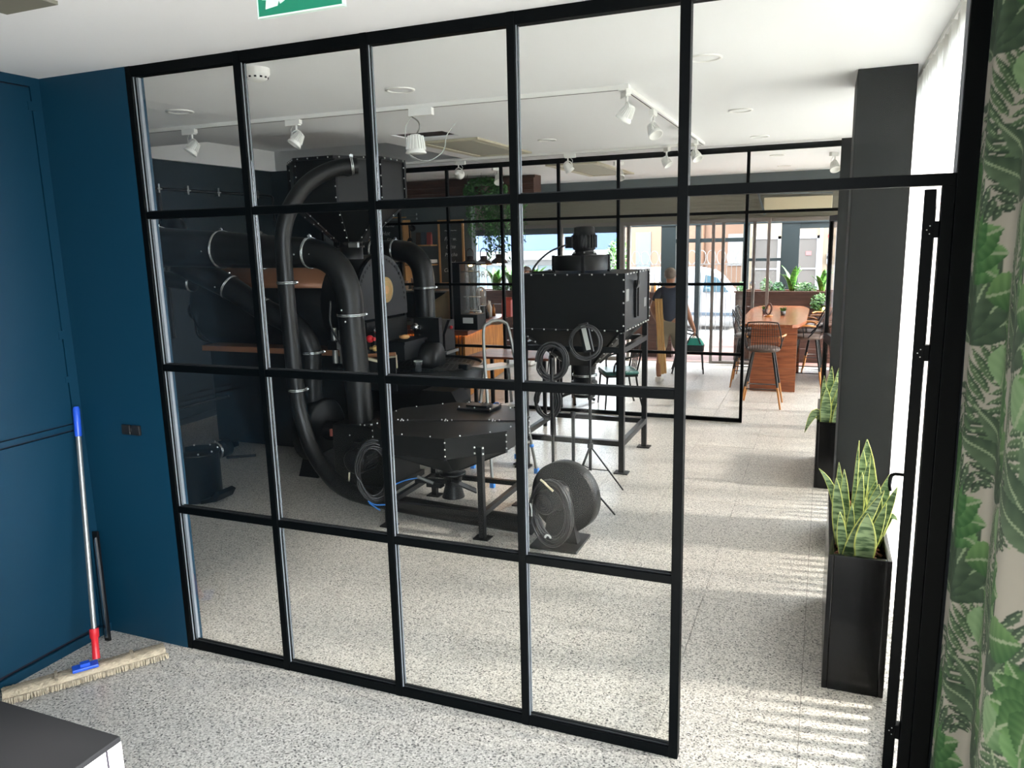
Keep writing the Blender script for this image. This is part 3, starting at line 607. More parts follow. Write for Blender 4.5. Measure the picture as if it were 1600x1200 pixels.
# ------------------------------------------------------------------ round blower with coiled cable, front
rbw = thing('round_blower', (-1.05, 1.9, 0), 'black round drum blower on a floor stand with a coiled cable on its motor', 'blower')
n1 = Vector((-.22, -.975, 0)).normalized()
def local_disc(c, nrm, prof, n=36):
    nrm = Vector(nrm).normalized(); a = nrm.cross(Vector((0, 0, 1))).normalized(); b = a.cross(nrm); mb = MB(); vs = []
    for r, h in prof:
        for j in range(n):
            t = 2*PI*j/n; vs.append(Vector(c)+nrm*h+(a*math.cos(t)+b*math.sin(t))*r)
    k = len(prof); return mb.add(vs, [(i*n+j, i*n+(j+1)%n, (i+1)*n+(j+1)%n, (i+1)*n+j) for i in range(k-1) for j in range(n)], True)
bc = Vector((-1.076, 1.98, .298))
build(local_disc(bc, n1, [(.001, -.05), (.235, -.05), (.24, -.045), (.24, .045), (.235, .05), (.001, .05)], 44), 'drum', 'steel', rbw)
build(MB().box(-1.25, -.93, 1.74, 2.06, 0, .018), 'base_plate', 'steel2', rbw)
build(MB().prism([(-1.20, .018), (-.96, .018), (-1.01, .26), (-1.15, .26)], 1.86, 1.93, 'y'), 'stand', 'steel', rbw)
mc2 = Vector((-1.088, 1.90, .335))
mo = build(local_disc(mc2, n1, [(.095, 0), (.095, .05), (.078, .055), (.078, .20), (.066, .215), (.055, .21), (.02, .212), (.001, .205)], 28), 'motor', 'steel2', rbw)
gr = MB()
for r in (.03, .045, .06): gr.tube([mc2+n1*.214+Vector((math.cos(t)*r, -math.cos(t)*r*.22, math.sin(t)*r)) for t in [2*PI*i/20 for i in range(21)]], .003, 5, False)
build(gr, 'fan_grille', 'steel2', mo)
def coil(c, nrm, r, n, seed, rr=.008, squash=1.0, drop=0):
    rg = random.Random(seed); nrm = Vector(nrm).normalized(); a = nrm.cross(Vector((0, 0, 1))).normalized(); b = a.cross(nrm)*-1; pts = []
    for k in range(n):
        r2 = r*rg.uniform(.78, 1.05); off = nrm*rg.uniform(-.02, .03); cx = a*rg.uniform(-.015, .015) - Vector((0, 0, 1))*drop*rg.uniform(0, 1)
        for i in range(16):
            t = 2*PI*i/16; pts.append(Vector(c)+off+cx+(a*math.cos(t)*r2+Vector((0, 0, 1))*math.sin(t)*r2*squash))
    return MB().tube(spline(pts, 2), rr, 6)
build(coil(Vector((-1.09, 1.74, .262)), n1, .145, 11, 4, .0085, 1.45), 'cable_coil', 'cable', rbw)
build(MB().tube(spline([(-1.15, 1.70, .49), (-1.12, 1.69, .475), (-1.10, 1.69, .455), (-1.06, 1.68, .43)]), .007, 6), 'cable_end', 'beige2', rbw)
build(MB().tube(spline([(-1.215, 1.70, .24), (-1.21, 1.69, .29), (-1.22, 1.69, .33)]), .006, 6), 'cable_tie', 'clearb', rbw)
build(MB().tube(arc((-1.10, 1.68, .115), .018, 0, 180, 8), .008, 6), 'cable_clip', 'clearb', rbw)
# cable coil hung on the octagonal hopper
cl = thing('cable_coil', (-2.42, 1.75, .08), 'loops of black cable hanging by the front left side of the octagonal hopper', 'cable')
build(coil(Vector((-2.48, 1.86, .37)), (.5, -.85, 0), .13, 10, 9, .008, 1.75), 'loop', 'cable', cl)
build(MB().tube(spline([(-2.48, 1.76, .18), (-2.42, 1.75, .165), (-2.34, 1.76, .17), (-2.30, 1.77, .17)]), .005, 6).tube([(-2.46, 1.74, .175), (-2.36, 1.72, .14)], .004, 6), 'tie', 'bluet', cl)

# ------------------------------------------------------------------ filter box on a frame
fb = thing('filter_machine', (-1.5, 3.95, 0), 'black square bolted filter box with a fan motor on top, raised on a steel frame', 'machine')
X0, X1, Y0, Y1 = -2.02, -1.06, 3.5, 4.42
for x in (X0+.02, X1-.02):
    for y in (Y0+.02, Y1-.02):
        lg = build(MB().beam((x, y, .008), (x, y, 1.20), .045, .045), 'leg', 'steel2', fb)
        build(MB().box(x-.06, x+.06, y-.05, y+.05, 0, .01), 'foot_plate', 'steel2', lg)
for z in (.26, 1.06):
    build(MB().beam((X0+.04, Y0+.02, z), (X1-.04, Y0+.02, z), .045, .045), 'rail', 'steel2', fb); build(MB().beam((X0+.04, Y1-.02, z), (X1-.04, Y1-.02, z), .045, .045), 'rail', 'steel2', fb)
    for x in (X0+.02, X1-.02): build(MB().beam((x, Y0+.04, z), (x, Y1-.04, z), .045, .045), 'rail', 'steel2', fb)
build(MB().box(X0, X1, Y0, Y1, 1.22, 1.69), 'box_body', 'steel', fb, bevel=.003)
ln = MB()
for x in (X0, X1):
    for y in (Y0, Y1): ln.box(x-.012, x+.012, y-.012, y+.012, 1.215, 1.695)
for z in (1.215, 1.68): ln.box(X0-.01, X1+.01, Y0-.01, Y0+.002, z, z+.014).box(X1-.002, X1+.01, Y0, Y1, z, z+.014)
build(ln, 'edge_flange', 'steel2', fb)
r4 = lambda h, z: [(-1.54-h, 3.96-h, z), (-1.54+h, 3.96-h, z), (-1.54+h, 3.96+h, z), (-1.54-h, 3.96+h, z)]
build(MB().loft([r4(.46, 1.22), r4(.11, .86)], False), 'funnel', 'steel', fb)
rb = MB()
for q in range(4): rb.beam(r4(.46, 1.22)[q], r4(.11, .86)[q], .035, .02)
build(rb, 'funnel_edge', 'steel2', fb)
bp = lerp((X0, Y0-.014, 1.687), (X1, Y0-.014, 1.687), 9) + lerp((X0, Y0-.014, 1.225), (X1, Y0-.014, 1.225), 9) + lerp((X1+.014, Y0, 1.225), (X1+.014, Y1, 1.225), 9) + lerp((X1+.014, Y0, 1.687), (X1+.014, Y1, 1.687), 8)
bp += lerp((X1, Y0-.016, 1.22), (X1, Y0-.016, 1.69), 5) + lerp((X1+.014, Y1, 1.22), (X1+.014, Y1, 1.69), 6) + [tuple(Vector(p)+Vector((.02, -.02, .01))) for p in lerp(r4(.46, 1.22)[1], r4(.11, .86)[1], 7)] + [tuple(Vector(p)+Vector((-.0, -.03, .01))) for p in lerp(r4(.46, 1.22)[0], r4(.11, .86)[0], 7)]
build(bolts(bp, .008), 'bolt_set', 'bolt', fb, kind='stuff')
build(MB().lathe([(.11, .88), (.11, .82), (.10, .80), (.10, .70), (.12, .70), (.12, .66), (.10, .66), (.10, .56)], (-1.54, 3.96, 0), 20), 'outlet', 'steel2', fb)
ring_clamp((-1.54, 3.96, .76), (0, 0, 1), .10, fb); ring_clamp((-1.54, 3.96, .60), (0, 0, 1), .10, fb)
build(MB().lathe([(.24, 1.71), (.24, 1.83), (.235, 1.835), (.001, 1.835)], (-1.56, 3.95, 0), 32), 'fan_casing', 'steel', fb)
for a in (20, 110, 200, 290):
    x, y = -1.56+.245*math.cos(R(a)), 3.95+.245*math.sin(R(a)); build(MB().box(x-.012, x+.012, y-.012, y+.012, 1.69, 1.84), 'bracket', 'steel2', fb)
mo = build(MB().lathe([(.11, 1.835), (.11, 1.85), (.085, 1.86), (.085, 1.88), (.10, 1.89), (.10, 2.02), (.092, 2.025), (.092, 2.07), (.08, 2.085), (.001, 2.087)], (-1.53, 3.95, 0), 28), 'motor', 'steel2', fb)
fn = MB()
for i in range(22):
    a = 2*PI*i/22; fn.beam((-1.53+.105*math.cos(a), 3.95+.105*math.sin(a), 1.90), (-1.53+.105*math.cos(a), 3.95+.105*math.sin(a), 2.01), .006, .018, up=(math.cos(a), math.sin(a), 0))
build(fn, 'cooling_fin_set', 'steel2', mo, kind='stuff')
build(MB().box(-1.68, -1.61, 3.86, 3.94, 1.90, 2.0), 'terminal_box', 'steel2', mo, bevel=.006)
build(bolts([(-1.53+.1*math.cos(t), 3.95+.1*math.sin(t), 1.86) for t in [i for i in range(7)]], .009), 'bolt_set', 'bolt', fb, kind='stuff')
build(MB().tube(spline([(-1.66, 3.85, 1.93), (-1.78, 3.78, 1.88), (-1.87, 3.72, 1.80), (-1.93, 3.70, 1.71), (-1.88, 3.70, 1.70), (-1.74, 3.72, 1.70)]), .009, 6), 'power_cable', 'cable', fb)
build(MB().box(X1+.001, X1+.02, 3.86, 3.89, 1.30, 1.62).box(X1+.001, X1+.014, 3.98, 4.0, 1.30, 1.60), 'window_slot', 'dark', fb)
build(MB().tube(spline([(X1+.01, 3.93, 1.69), (X1+.04, 3.88, 1.60), (X1+.03, 3.82, 1.56), (X1+.05, 3.80, 1.62), (X1+.03, 3.9, 1.7)]), .01, 6), 'cable_loop', 'cable', fb)
build(MB().box(X1, X1+.004, 3.56, 3.66, 1.46, 1.56), 'type_plate', 'alu', fb); build(MB().box(X1, X1+.004, 4.24, 4.33, 1.36, 1.44), 'type_plate', 'alu', fb)
# cable coils and pulpit lights hanging in front of the frame
for i, (x, y, z, r, n, sq, lab) in enumerate([(-1.60, 3.25, .99, .125, 10, 1.25, 'coil of black cable hanging in front of the filter machine left of the bare pole'), (-1.64, 3.22, .66, .10, 8, 1.5, 'lower tangle of black cable hanging under the other coil')]):
    ck = coil(Vector((x, y, z)), (.3, -.9, 0), r, n, 20+i, .008, sq); ck.tube([(x, y, z+r*sq), (x-.01, y+.1, 1.02 if i else 1.10), (x-.01, 3.52, 1.10)], .006, 6)
    build(ck, 'cable_coil', 'cable', label=lab, cat='cable')
build(MB().box(-2.00, -1.90, 3.40, 3.475, 0, 1.16), 'side_column', 'steel', fb); build(MB().box(-2.01, -1.88, 3.38, 3.478, 0, .02), 'foot_plate', 'steel2', fb)
# two tripod stands
def tripod(x, y, zt, label, spread=.26, hub=.36, name='tripod_stand'):
    t = thing(name, (x, y, 0), label, 'stand')
    build(MB().tube([(x, y, .16), (x, y, .75)], .013, 10), 'lower_pole', 'steel2', t); build(MB().tube([(x, y, .74), (x, y, zt)], .009, 10), 'upper_pole', 'steel2', t)
    build(MB().cyl((x, y, hub-.015), (x, y, hub+.02), .024).cyl((x, y, .735), (x, y, .765), .018), 'collar', 'rubber', t)
    for a in (10, 130, 250):
        fx, fy = x+spread*math.cos(R(a)), y+spread*math.sin(R(a)); mx, my = x+spread*.55*math.cos(R(a)), y+spread*.55*math.sin(R(a))
        build(MB().beam((x, y, hub), (fx, fy, .006), .014, .01), 'leg', 'steel2', t); build(MB().beam((x, y, .17), (mx, my, hub*.45), .01, .006), 'strut', 'steel2', t)
    return t
t1 = tripod(-1.21, 3.02, 1.16, 'black tripod light stand in front of the filter machine, hung with a cable loop')
t2 = tripod(-1.17, 2.45, .42, 'black tripod stand standing behind the round blower', .30)
t2b = OFF[t2]
build(MB().tube([(-1.43, 2.75, .02), (-1.43, 2.75, 1.1)], .012, 8).cyl((-1.43, 2.75, 0), (-1.43, 2.75, .02), .04), 'pole', 'steel2', label='bare black pole with a collar standing left of the tripod light stand', cat='pole')
wl_ = thing('work_light', (-1.22, 3.0, 1.1), 'small flat white work light held by the tripod inside a cable loop', 'lamp')
build(MB().beam((-1.20, 2.97, 1.12), (-1.25, 2.97, 1.34), .075, .03, up=(0, -1, 0)), 'body', 'steel2', wl_); build(MB().beam((-1.200, 2.952, 1.14), (-1.245, 2.952, 1.33), .035, .006, up=(0, -1, 0)), 'lens', 'clearb', wl_)
build(coil(Vector((-1.22, 2.93, 1.2)), (.3, -.9, 0), .135, 4, 31, .006, 1.1), 'cable_coil', 'cable', label='thin cable loop hanging round the flat work light', cat='cable')

# ------------------------------------------------------------------ roaster
ro = thing('coffee_roaster', (-4.3, 3.55, 0), 'large black drum coffee roaster with copper band and round cooling tray', 'machine')
build(MB().lathe([(.001, -5.32), (.40, -5.32), (.44, -5.29), (.45, -5.25), (.45, -3.42), (.43, -3.40)], (0, 3.55, 1.42), 40, 'x'), 'drum_casing', 'steel', ro)
cb_ = MB(); aa = [R(62+i*6.8) for i in range(15)]
ring_ = lambda x: [(x, 3.55+.458*math.cos(a), 1.42+.458*math.sin(a)) for a in aa]
cb_.add(ring_(-5.0)+ring_(-3.75), [(i, i+1, 15+i+1, 15+i) for i in range(14)], True); cbo = build(cb_, 'copper_cover', 'copper', ro); cbs = cbo.modifiers.new('thick', 'SOLIDIFY'); cbs.thickness = .006
build(MB().box(-5.1, -3.5, 3.12, 3.98, .08, 1.0), 'cabinet', 'steel', ro, bevel=.006)
build(MB().box(-5.16, -3.45, 3.08, 4.02, .99, 1.04), 'copper_shelf', 'copper', ro)
for x in (-5.02, -3.6):
    for y in (3.2, 3.9): build(MB().box(x-.05, x+.05, y-.05, y+.05, 0, .08), 'foot', 'steel2', ro)
build(MB().lathe([(.001, -5.62), (.10, -5.62), (.12, -5.58), (.12, -5.32)], (0, 3.5, 1.34), 20, 'x'), 'drive_motor', 'steel2', ro)
build(MB().tube(spline([(-5.55, 3.42, 1.26), (-5.5, 3.38, 1.1), (-5.38, 3.36, 1.04), (-5.28, 3.36, 1.06)]), .012, 6), 'motor_cable', 'cable', ro)
build(MB().lathe([(.30, -3.95), (.42, -3.9), (.46, -3.7), (.46, -3.42)], (0, 3.55, 1.42), 36, 'x'), 'front_ring', 'steel', ro)
# arched face plate with slots and brass medallion, facing the cooling tray
arcp = [(3.55+.44*math.cos(R(a)), 1.44+.44*math.sin(R(a))) for a in range(0, 181, 12)]
fp = build(MB().prism([(3.99, 1.30)]+arcp+[(3.11, 1.30)], -3.40, -3.37, 'x'), 'face_plate', 'steel', ro)
sl = MB()
for i in range(25):
    a = R(2+i*7.3); y, z = 3.55+.40*math.cos(a), 1.44+.40*math.sin(a)
    sl.beam((-3.368, y-.012*math.sin(a), z+.012*math.cos(a)), (-3.368, y+.012*math.sin(a), z-.012*math.cos(a)), .004, .018, up=(0, math.cos(a), math.sin(a)))
build(sl, 'slot_set', 'dark', fp, kind='stuff')
md = build(MB().lathe([(.12, 0), (.12, .012), (.11, .015), (.001, .015)], (-3.37, 3.60, 1.55), 28, 'x'), 'brass_medallion', 'brass', ro)
build(MB().lathe([(.045, 0), (.03, .006), (.001, .008)], (-3.357, 3.60, 1.55), 16, 'x').tube([(-3.354, 3.60+.08*math.cos(t), 1.55+.08*math.sin(t)) for t in [2*PI*i/20 for i in range(21)]], .003, 5), 'emblem', 'oak', md)
build(MB().box(-3.46, -3.34, 3.2, 3.92, .98, 1.28).box(-3.42, -3.30, 3.25, 3.32, .9, 1.2), 'front_housing', 'dark', ro)
for i, (x, y, z, r, m_) in enumerate([(-3.30, 3.30, 1.20, .05, 'chrome'), (-3.30, 3.18, 1.14, .035, 'red'), (-3.28, 3.22, 1.05, .028, 'brass'), (-3.27, 3.35, 1.08, .03, 'chrome'), (-3.26, 3.95, 1.16, .045, 'chrome')]):
    build(MB().sph((x, y, z), r, 6).cyl((x-.05, y, z), (x+.05, y, z), r*.5), 'valve', m_, ro)
build(MB().tube([(-3.34, 3.06, 1.0), (-3.02, 3.14, 1.02)], .018, 8), 'copper_pipe', 'copper', ro)
build(MB().tube(spline([(-3.45, 2.98, 1.3), (-3.42, 2.96, 1.1), (-3.38, 2.96, .98)]), .02, 8).cyl((-3.42, 3.0, 1.18), (-3.40, 3.0, 1.21), .06), 'copper_pipe', 'copper', ro)
ac = build(MB().cyl((-3.52, 2.95, .95), (-3.52, 2.95, 1.26), .025).cyl((-3.44, 2.95, .95), (-3.44, 2.95, 1.24), .028), 'air_cylinder', 'alu', ro)
build(MB().box(-3.57, -3.47, 2.91, 2.97, 1.07, 1.15), 'valve_block', 'dark', ac); build(MB().box(-3.47, -3.39, 2.91, 2.97, 1.08, 1.14), 'valve_block', 'alu', ac)
build(MB().tube(spline([(-3.50, 2.9, 1.5), (-3.50, 2.88, 1.3), (-3.42, 2.88, 1.15), (-3.34, 2.88, 1.05), (-3.33, 2.88, .98), (-3.38, 2.88, .92), (-3.46, 2.9, .92)]), .011, 6), 'hose', 'cable', ro)
build(MB().box(-3.36, -3.12, 3.30, 3.33, .86, .98).beam((-3.4, 3.0, 1.02), (-3.12, 3.1, .95), .05, .02), 'chute', 'beige2', ro)
pn = build(MB().prism([(-3.62, .70), (-2.98, .70), (-2.98, 1.0), (-3.62, .92)], 3.06, 3.075, 'y'), 'name_panel', 'steel2', ro)
text_obj('Joper', 'lettering', 'dark', pn, (-3.30, 3.056, .85), .20, (R(90), 0, 0), .002, .25)
text_obj('\u2022 \u2022 \u2022 \u2022 \u2022 \u2022', 'dot_row', 'dark', pn, (-3.26, 3.056, .745), .12, (R(90), 0, 0), .002, .25)
build(MB().box(-3.30, -3.02, 3.98, 4.05, .8, 1.25), 'control_post', 'steel', ro)
build(MB().box(-3.35, -3.14, 3.5, 3.9, .9, 1.05).box(-3.36, -3.12, 3.48, 3.92, 1.05, 1.075), 'discharge_box', 'steel2', ro)
build(MB().lathe([(.03, 0), (.05, .01), (.05, .03), (.001, .04)], (-3.16, 3.55, 1.10), 16), 'knob', 'oak', ro)
# cooling tray
tc_ = (-3.15, 3.95)
build(MB().lathe([(.54, .60), (.55, .62), (.56, .80), (.54, .81), (.53, .785)], (tc_[0], tc_[1], 0), 48), 'tray_wall', 'steel2', ro)
tr = build(MB().lathe([(.535, .785), (.001, .788)], (tc_[0], tc_[1], 0), 48, smooth=False), 'tray_lid', 'steel', ro)
sl = MB(); rg = random.Random(5)
for i in range(-9, 10):
    for j in range(-6, 7):
        x, y = i*.052+(j % 2)*.026, j*.075
        if math.hypot(x, y) < .48 and not (abs(j) in (2, 3) and -6 < i < 6): sl.box(tc_[0]+x-.017, tc_[0]+x+.017, tc_[1]+y-.004, tc_[1]+y+.004, .787, .7895)
build(sl, 'slot_set', 'dark', tr, kind='stuff')
for yy_ in (-.30, .20): text_obj('Joper', 'lettering', 'dark', tr, (tc_[0]-.05, tc_[1]+yy_, .7885), .16, (0, 0, 0), .001, .25)
build(MB().box(-2.70, -2.60, 3.72, 3.80, .79, .85), 'handle', 'steel2', ro, bevel=.01)
build(MB().box(-3.44, -2.85, 3.6, 4.3, 0, .60), 'tray_base', 'steel', ro, bevel=.01)
build(MB().box(-2.78, -2.42, 3.10, 3.30, .30, .62).prism([(-2.80, .62), (-2.40, .62), (-2.46, .72), (-2.74, .72)], 3.08, 3.32, 'y'), 'chaff_box', 'steel', ro, bevel=.004)
build(MB().cyl((-2.72, 3.62, .2), (-2.72, 3.62, .60), .11), 'stirrer_motor', 'steel2', ro)
build(MB().lathe([(.001, -3.22), (.14, -3.22), (.16, -3.20), (.16, -3.0), (.001, -3.0)], (0, 3.9, .86), 24, 'x'), 'tray_motor', 'steel', ro)
cu = thing('plastic_cup', (-3.0, 3.50, .79), 'clear plastic cup standing on the round cooling tray', 'cup')
build(MB().lathe([(.001, .79), (.027, .79), (.040, .90), (.043, .902), (.040, .895), (.026, .794)], (-3.0, 3.50, 0), 20), 'body', 'plastic', cu)
build(MB().tube([(-3.0+.042*math.cos(t), 3.50+.042*math.sin(t), .902) for t in [2*PI*i/20 for i in range(21)]], .0025, 5), 'rim', 'clearb', cu)
# slanted display cabinet near far screen
dc = thing('sample_roaster', (-3.47, 4.86, 0), 'small dark machine with a slanted glass front behind the cooling tray', 'machine')
build(MB().prism([(4.76, .80), (5.0, .80), (5.0, 1.13), (4.9, 1.13), (4.76, .98)], -3.58, -3.36, 'x'), 'body', 'steel2', dc, bevel=.005)
build(MB().beam((-3.47, 4.892, 1.138), (-3.47, 4.758, .990), .16, .006), 'glass_front', 'doorg', dc)
build(MB().box(-3.60, -3.33, 4.73, 5.03, .77, .80), 'base_tray', 'alu', dc); build(MB().box(-3.58, -3.36, 4.76, 5.0, 0, .77), 'pedestal', 'steel', dc)
build(MB().sph((-3.35, 4.9, 1.05), .02, 5), 'knob', 'red', dc)

# black bin at far left, duct flange and gas valve on the wall
bn = thing('dust_bin', (-4.15, 1.72, 0), 'black cylindrical dust bin with bolted rim at the far left behind the partition', 'bin')
build(MB().lathe([(.001, 0), (.17, 0), (.175, .01), (.175, .37), (.185, .375), (.185, .39), (.001, .395)], (-4.13, 1.85, 0), 32), 'body', 'steel', bn)
build(bolts([(-4.13+.165*math.cos(t), 1.85+.165*math.sin(t), .398) for t in [i*.8 for i in range(8)]], .008), 'bolt_set', 'bolt', bn, kind='stuff')
build(MB().prism([(-4.0, .0), (-3.84, .04), (-3.80, .10), (-3.84, .115), (-3.90, .06), (-4.0, .03)], 1.72, 1.9, 'y'), 'foot_pedal', 'steel2', bn)
build(MB().tube([(-4.2, 1.8, .39), (-4.35, 1.9, .8)], .008, 6), 'hose', 'cable', bn)
fg = thing('duct_flange', (-4.82, 2.8, 0), 'loose short black duct ring with a zinc clamp lying on the floor', 'duct ring')
build(MB().lathe([(.075, -.08), (.08, -.08), (.08, .08), (.075, .08), (.075, -.08)], (-4.82, 2.85, .081), 24, 'y'), 'ring', 'duct', fg)
ring_clamp((-4.82, 2.78, .083), (0, 1, 0), .076, fg); build(MB().beam((-4.72, 2.8, .02), (-4.5, 2.95, .02), .02, .02), 'strap', 'steel2', fg)
gv = thing('gas_valve', (-5.6, 2.9, .3), 'orange-red gas pressure valve on a pipe near the far left wall', 'valve')
build(MB().lathe([(.001, .40), (.05, .40), (.09, .43), (.09, .46), (.05, .49), (.001, .49)], (-5.35, 2.6, 0), 18).cyl((-5.35, 2.6, .26), (-5.35, 2.6, .4), .04), 'valve_body', 'valve', gv)
build(MB().tube([(-6.2, 2.6, .47), (-5.44, 2.6, .45)], .02, 8).cyl((-5.56, 2.6, .45), (-5.5, 2.6, .45), .035), 'brass_pipe', 'brass', gv); build(MB().tube([(-5.27, 2.6, .45), (-5.1, 3.0, .5), (-4.9, 3.1, .55)], .014, 8), 'pipe', 'steel2', gv)
bk = thing('bracket_stand', (-5.35, 2.6, 0), 'thin stand rod under the gas valve', 'stand')
build(MB().tube([(-5.35, 2.6, 0), (-5.35, 2.6, .262)], .012, 8), 'rod', 'steel2', bk)
# pipe with clips along the teal wall, wall board
wp = thing('wall_pipe', (-6.2, 4.7, 1.0), 'dark conduit with galvanised clips running along the far left wall', 'pipe')
build(MB().tube([(-6.21, 3.76, 1.0), (-6.21, 3.76, 2.60)], .02, 8).tube([(-6.21, 3.7, 2.61), (-6.21, 5.55, 2.61)], .018, 8), 'conduit', 'steel2', wp)
build(MB().tube(spline([(-6.21, 5.45, 2.61), (-6.2, 5.58, 2.60), (-6.2, 5.60, 2.52), (-6.2, 5.60, 2.3)]), .016, 8), 'conduit', 'steel2', wp)
for y in (3.74, 4.15, 4.62, 5.3): build(MB().box(-6.24, -6.18, y-.012, y+.012, 2.565, 2.66).box(-6.20, -6.17, y-.03, y+.03, 2.60, 2.615), 'clip', 'clamp', wp)

# ------------------------------------------------------------------ planters with snake plants
def blade(base, tip, wd, mid=None, face=None, n=9, curl=.25, mname='snake'):
    """a leaf blade: five points across with a pale margin; returns mesh data + margin attribute"""
    base, tip = Vector(base), Vector(tip); d = tip-base; L = d.length
    mid = Vector(mid) if mid else base.lerp(tip, .5)+Vector((0, 0, L*.03))
    fc = Vector(face) if face else (Vector((.457, -2.66, 1.98))-base); vs = []; at = []; fs = []
    for i in range(n+1):
        t = i/n; p = base*(1-t)**2+mid*2*t*(1-t)+tip*t*t; tg = ((mid-base)*(1-t)+(tip-mid)*t).normalized()
        sd = tg.cross(fc).normalized(); nn = sd.cross(tg).normalized()
        w_ = wd/2*(.55+.45*math.sin(PI*min(1, t*1.4+.1)/1.25))*(1 if t < .6 else max(.02, 1-((t-.6)/.4)**1.7))
        for k, (s_, e) in enumerate(((-1, 1), (-.8, .0), (0, 0), (.8, .0), (1, 1))):
            vs.append(p+sd*s_*w_+nn*abs(s_)**2*w_*curl); at.append(e)
    for i in range(n):
        for k in range(4): fs.append((i*5+k, i*5+k+1, i*5+k+6, i*5+k+5))
    return vs, fs, at
def leaf_obj(name, base, tip, wd, parent, m='snake', **kw):
    vs, fs, at = blade(base, tip, wd, **kw); mb = MB().add(vs, fs, True); o = build(mb, name, m, parent)
    a = o.data.attributes.new('e', 'FLOAT', 'POINT'); a.data.foreach_set('value', [float(x) for x in at[:len(o.data.vertices)]])
    sd = o.modifiers.new('thick', 'SOLIDIFY'); sd.thickness = .0025
    return o
def planter(x0, x1, y0, y1, h, label):
    t = thing('tall_planter', ((x0+x1)/2, (y0+y1)/2, 0), label, 'planter')
    w_ = .022; mb = MB().box(x0, x0+w_, y0, y1, 0, h).box(x1-w_, x1, y0, y1, 0, h).box(x0+w_, x1-w_, y0, y0+w_, 0, h).box(x0+w_, x1-w_, y1-w_, y1, 0, h).box(x0+w_, x1-w_, y0+w_, y1-w_, h-.12, h-.055)
    build(mb, 'box', 'black', t, bevel=.003)
    rg = random.Random(2); ch = MB()
    for i in range(260):
        x, y = rg.uniform(x0+.035, x1-.035), rg.uniform(y0+.035, y1-.035); a = rg.uniform(0, PI); l = rg.uniform(.008, .02); z = h-.055+rg.uniform(.002, .012)
        ch.beam((x-l*math.cos(a), y-l*math.sin(a), z), (x+l*math.cos(a), y+l*math.sin(a), z+rg.uniform(-.006, .006)), .012, .005)
    build(ch, 'bark_mulch', 'bark', t, kind='stuff')
    return t
planter(.527, .775, .70, 1.62, .628, 'nearer tall gloss black planter box standing in front of the charcoal pillar')
planter(.450, .68, 3.60, 4.52, .535, 'farther tall black planter box half hidden by the charcoal pillar')
s1 = thing('snake_plant', (.65, 1.0, .585), 'nearer snake plant with yellow-edged upright leaves in the planter by the doorway', 'plant')
P1 = [(.7,1.25,.678,1.22,1.016,.061),(.66,1.2,.662,1.17,.976,.045),(.63,1.15,.639,1.12,1.033,.013),(.585,1.1,.557,1.07,.935,.026),(.6,1.0,.578,.97,.932,.030),(.575,1.05,.473,1.02,.911,.024),(.58,.95,.546,.92,.904,.036),(.64,1.05,.684,1.02,.993,.021),(.64,1.0,.653,.97,.925,.030),(.72,1.1,.771,1.07,.896,.042),(.7,.92,.79,.89,.899,.032),(.73,1.0,.807,.97,.717,.030),(.69,.95,.719,.92,.892,.053),(.6,.8,.73,.77,.912,.038),(.67,.78,.671,.75,.811,.058),(.69,.86,.746,.83,.837,.030),(.59,.82,.565,.79,.792,.028),(.61,.86,.613,.83,.822,.025),(.68,1.2,.727,1.17,.836,.032),(.66,1.08,.674,1.05,.796,.03)]
for i, (bx, by, tx, ty, tz, wd) in enumerate(P1):
    k = {5: (.565, 1.03, .82), 11: (.76, .98, .78), 6: (.56, .93, .75), 13: (.64, .78, .72)}.get(i)
    leaf_obj('leaf', (bx, by, .575), (tx, ty, tz), wd*1.5, s1, mid=k)
s2 = thing('snake_plant', (.53, 3.72, .49), 'farther snake plant with one drooping leaf in the planter behind the pillar', 'plant')
P2 = [(.52,3.75,.539,3.73,.959,.05),(.56,3.8,.599,3.78,.963,.045),(.5,3.72,.487,3.7,.886,.036),(.54,3.7,.579,3.68,.878,.06),(.49,3.7,.363,3.68,.423,.046),(.5,3.75,.449,3.73,.606,.042),(.51,3.68,.51,3.66,.798,.058),(.57,3.7,.617,3.68,.85,.058),(.58,3.66,.638,3.64,.778,.05)]
for i, (bx, by, tx, ty, tz, wd) in enumerate(P2):
    leaf_obj('leaf', (bx, by, .485), (tx, ty, tz), wd*1.45, s2, mid=(.45, 3.68, .72) if i == 4 else None)

# ------------------------------------------------------------------ mop, rail, sockets in the teal corner
mp = thing('dust_mop', (-2.72, -.33, 0), 'wide dust mop with aluminium pole and blue grip leaning in the teal corner', 'mop')
pb, pt_ = Vector((-2.70, -.30, .10)), Vector((-2.935, -.055, 1.225))
build(MB().cyl(pb, pt_.lerp(pb, .09), .0125, n=14), 'pole', 'alu', mp)
build(MB().tube([pt_.lerp(pb, .125), pt_.lerp(pb, .12), pt_.lerp(pb, .01), pt_], [.014, .0165, .0165, .012], 14), 'grip', 'blue', mp)
build(MB().tube([pb.lerp(pt_, .085), pb.lerp(pt_, .05), pb.lerp(pt_, .045), pb.lerp(pt_, .0), (-2.69, -.31, .06)], [.021, .021, .016, .016, .018], 12), 'swivel_joint', 'red', mp)
ml_, mr_ = Vector((-2.885, -.64, 0)), Vector((-2.50, -.082, 0)); md_ = (mr_-ml_).normalized(); mn = Vector((md_.y, -md_.x, 0))
rg = random.Random(11)
rings = []
